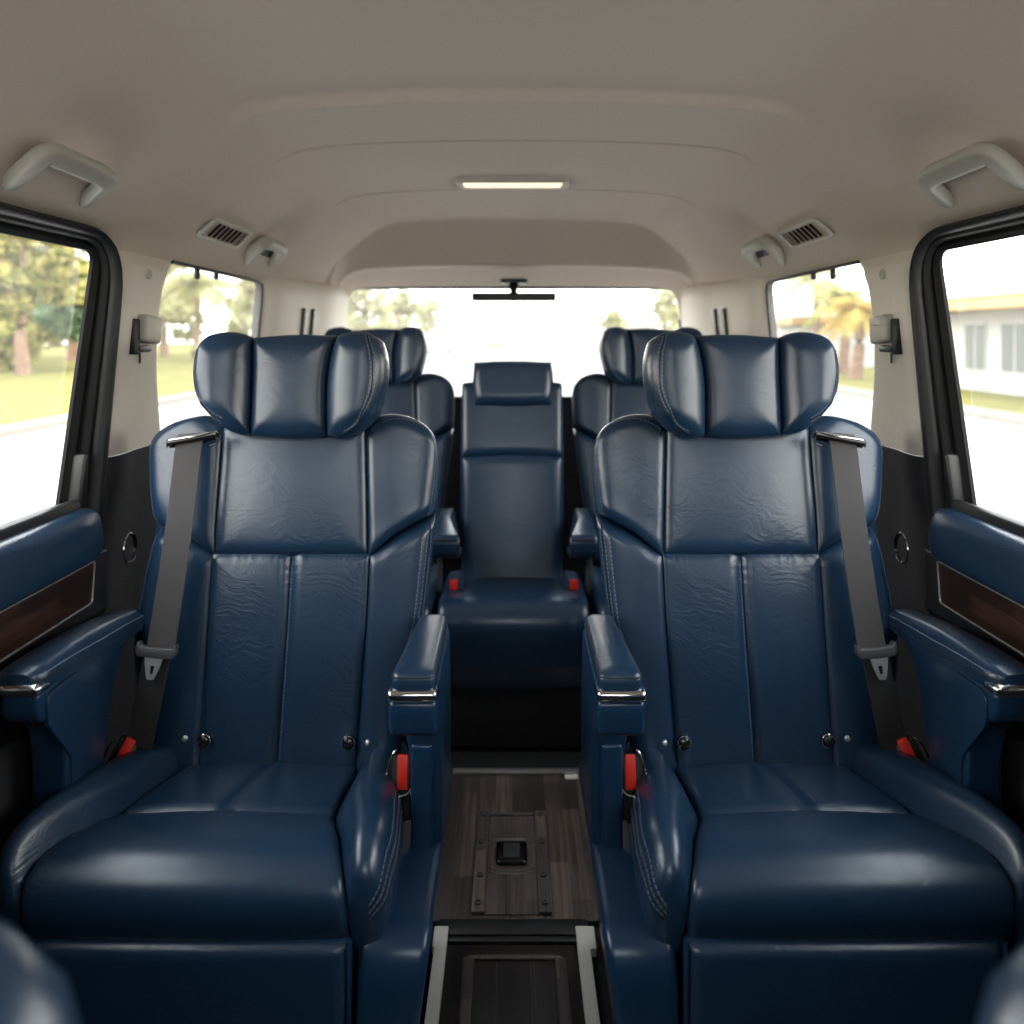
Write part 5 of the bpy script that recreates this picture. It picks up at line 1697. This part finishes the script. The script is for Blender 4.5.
def car(x, y, mat, label, van=False):
    root = empty('car', (x, y, G), label, 'car', 'vehicles on the road behind')
    rt = V(root.location)
    mb = MB()
    hh = 1.95 if van else 1.45
    side = [(-2.1, 0.28), (-2.15, 0.75), (-1.9, 0.92), (-1.35, 0.98 if not van else 1.1), (-0.75, hh - 0.08), (-0.3, hh), (1.2 if not van else 1.9, hh), (1.8 if not van else 2.1, 1.0), (2.15, 0.92), (2.15, 0.3)]
    mb.prism(side, lambda p, t: V((x + t * (1 if p[1] < 1.0 else 0.84), y + p[0], G + p[1])), -0.9, 0.9, 0.06)
    mb.build('body', mat, root, rt)
    mb = MB()
    mb.prism([(-1.37, 1.0), (-0.80, hh - 0.12), (-0.79, hh - 0.14), (-1.40, 0.99)], lambda p, t: V((x + t, y + p[0] - 0.05, G + p[1])), -0.66, 0.66)
    mb.build('windscreen', M['darkpane'], root, rt, smooth=0)
    for sx in (-1, 1):
        mb = MB()
        mb.box((x + sx * 0.62 - 0.14, y - 2.17, G + 0.62), (x + sx * 0.62 + 0.14, y - 2.05, G + 0.76), 0.02)
        mb.build('headlamp', M['silver'], root, rt)
        for yy in (-1.35, 1.35):
            mb = MB()
            mb.lathe((x + sx * 0.72, y + yy, G + 0.32), (sx, 0, 0), [(0.2, -0.02), (0.32, 0.0), (0.32, 0.2), (0.2, 0.22), (0, 0.2)], 18)
            mb.build('wheel', M['rubber'], root, rt)
car(-1.7, 84.0, M['redpaint'], 'small red-brown car driving far behind on the pale road')
car(-6.4, 70.0, M['whitepaint'], 'white car parked at the left kerb behind', False)
car(6.6, 92.0, M['whitepaint'], 'white van parked at the right kerb behind', True)

# ------------------------------------------------------- sky, light and camera
w = bpy.data.worlds.new('World')
SC.world = w
w.use_nodes = True
nt = w.node_tree
nt.nodes.clear()
wo = nt.nodes.new('ShaderNodeOutputWorld')
bg = nt.nodes.new('ShaderNodeBackground')
tc = nt.nodes.new('ShaderNodeTexCoord')
sp = nt.nodes.new('ShaderNodeSeparateXYZ')
rp = nt.nodes.new('ShaderNodeValToRGB')
rp.color_ramp.elements[0].position = 0.0
rp.color_ramp.elements[0].color = (1.0, 0.94, 0.87, 1)
rp.color_ramp.elements[1].position = 0.6
rp.color_ramp.elements[1].color = (0.90, 0.95, 1.0, 1)
nt.links.new(tc.outputs['Generated'], sp.inputs[0])
nt.links.new(sp.outputs['Z'], rp.inputs['Fac'])
nt.links.new(rp.outputs['Color'], bg.inputs['Color'])
bg.inputs['Strength'].default_value = 2.6
nt.links.new(bg.outputs[0], wo.inputs['Surface'])

def portal(name, loc, rot, sx, sy):
    l = bpy.data.lights.new(name, 'AREA')
    l.shape = 'RECTANGLE'
    l.size, l.size_y = sx, sy
    l.cycles.is_portal = True
    o = bpy.data.objects.new(name, l)
    COL.objects.link(o)
    o.location, o.rotation_euler = loc, rot
H = math.pi / 2
portal('portal_windscreen', (MID, -1.0, 0.09), (-math.radians(180 - 45), 0, 0), 1.6, 1.05)
for s in (-1, 1):
    portal('portal_side', (MID + s * 0.88, 1.02, -0.08), (0, s * H, 0), 0.56, 1.14)
    portal('portal_front', (MID + s * 0.88, -0.58, -0.08), (0, s * H, 0), 0.56, 0.8)
    portal('portal_quarter', (MID + s * 0.88, 2.08, -0.06), (0, s * H, 0), 0.52, 0.8)
portal('portal_rear', (0, 3.37, -0.03), (H, 0, 0), 1.45, 0.52)

cam = bpy.data.cameras.new('camera')
cam.sensor_width = 36.0
cam.lens = 36.0 * F / 1024.0
cam.shift_y = -(512.0 - HOR) / 1024.0
cam.clip_start = 0.02
cam.clip_end = 500
cam.dof.use_dof = True
cam.dof.focus_distance = 1.38
cam.dof.aperture_fstop = 2.8
co = bpy.data.objects.new('camera', cam)
COL.objects.link(co)
co.location = (0, 0, 0)
co.rotation_euler = (H, 0, 0)
SC.camera = co
SC.view_settings.view_transform = 'Standard'
SC.view_settings.look = 'None'
SC.view_settings.exposure = 1.78
SC.view_settings.gamma = 1.0
SC.view_settings.use_curve_mapping = False
SC.cycles.max_bounces = 14
SC.cycles.diffuse_bounces = 8
SC.cycles.glossy_bounces = 4
SC.cycles.transparent_max_bounces = 16
SC.cycles.sample_clamp_indirect = 6.0
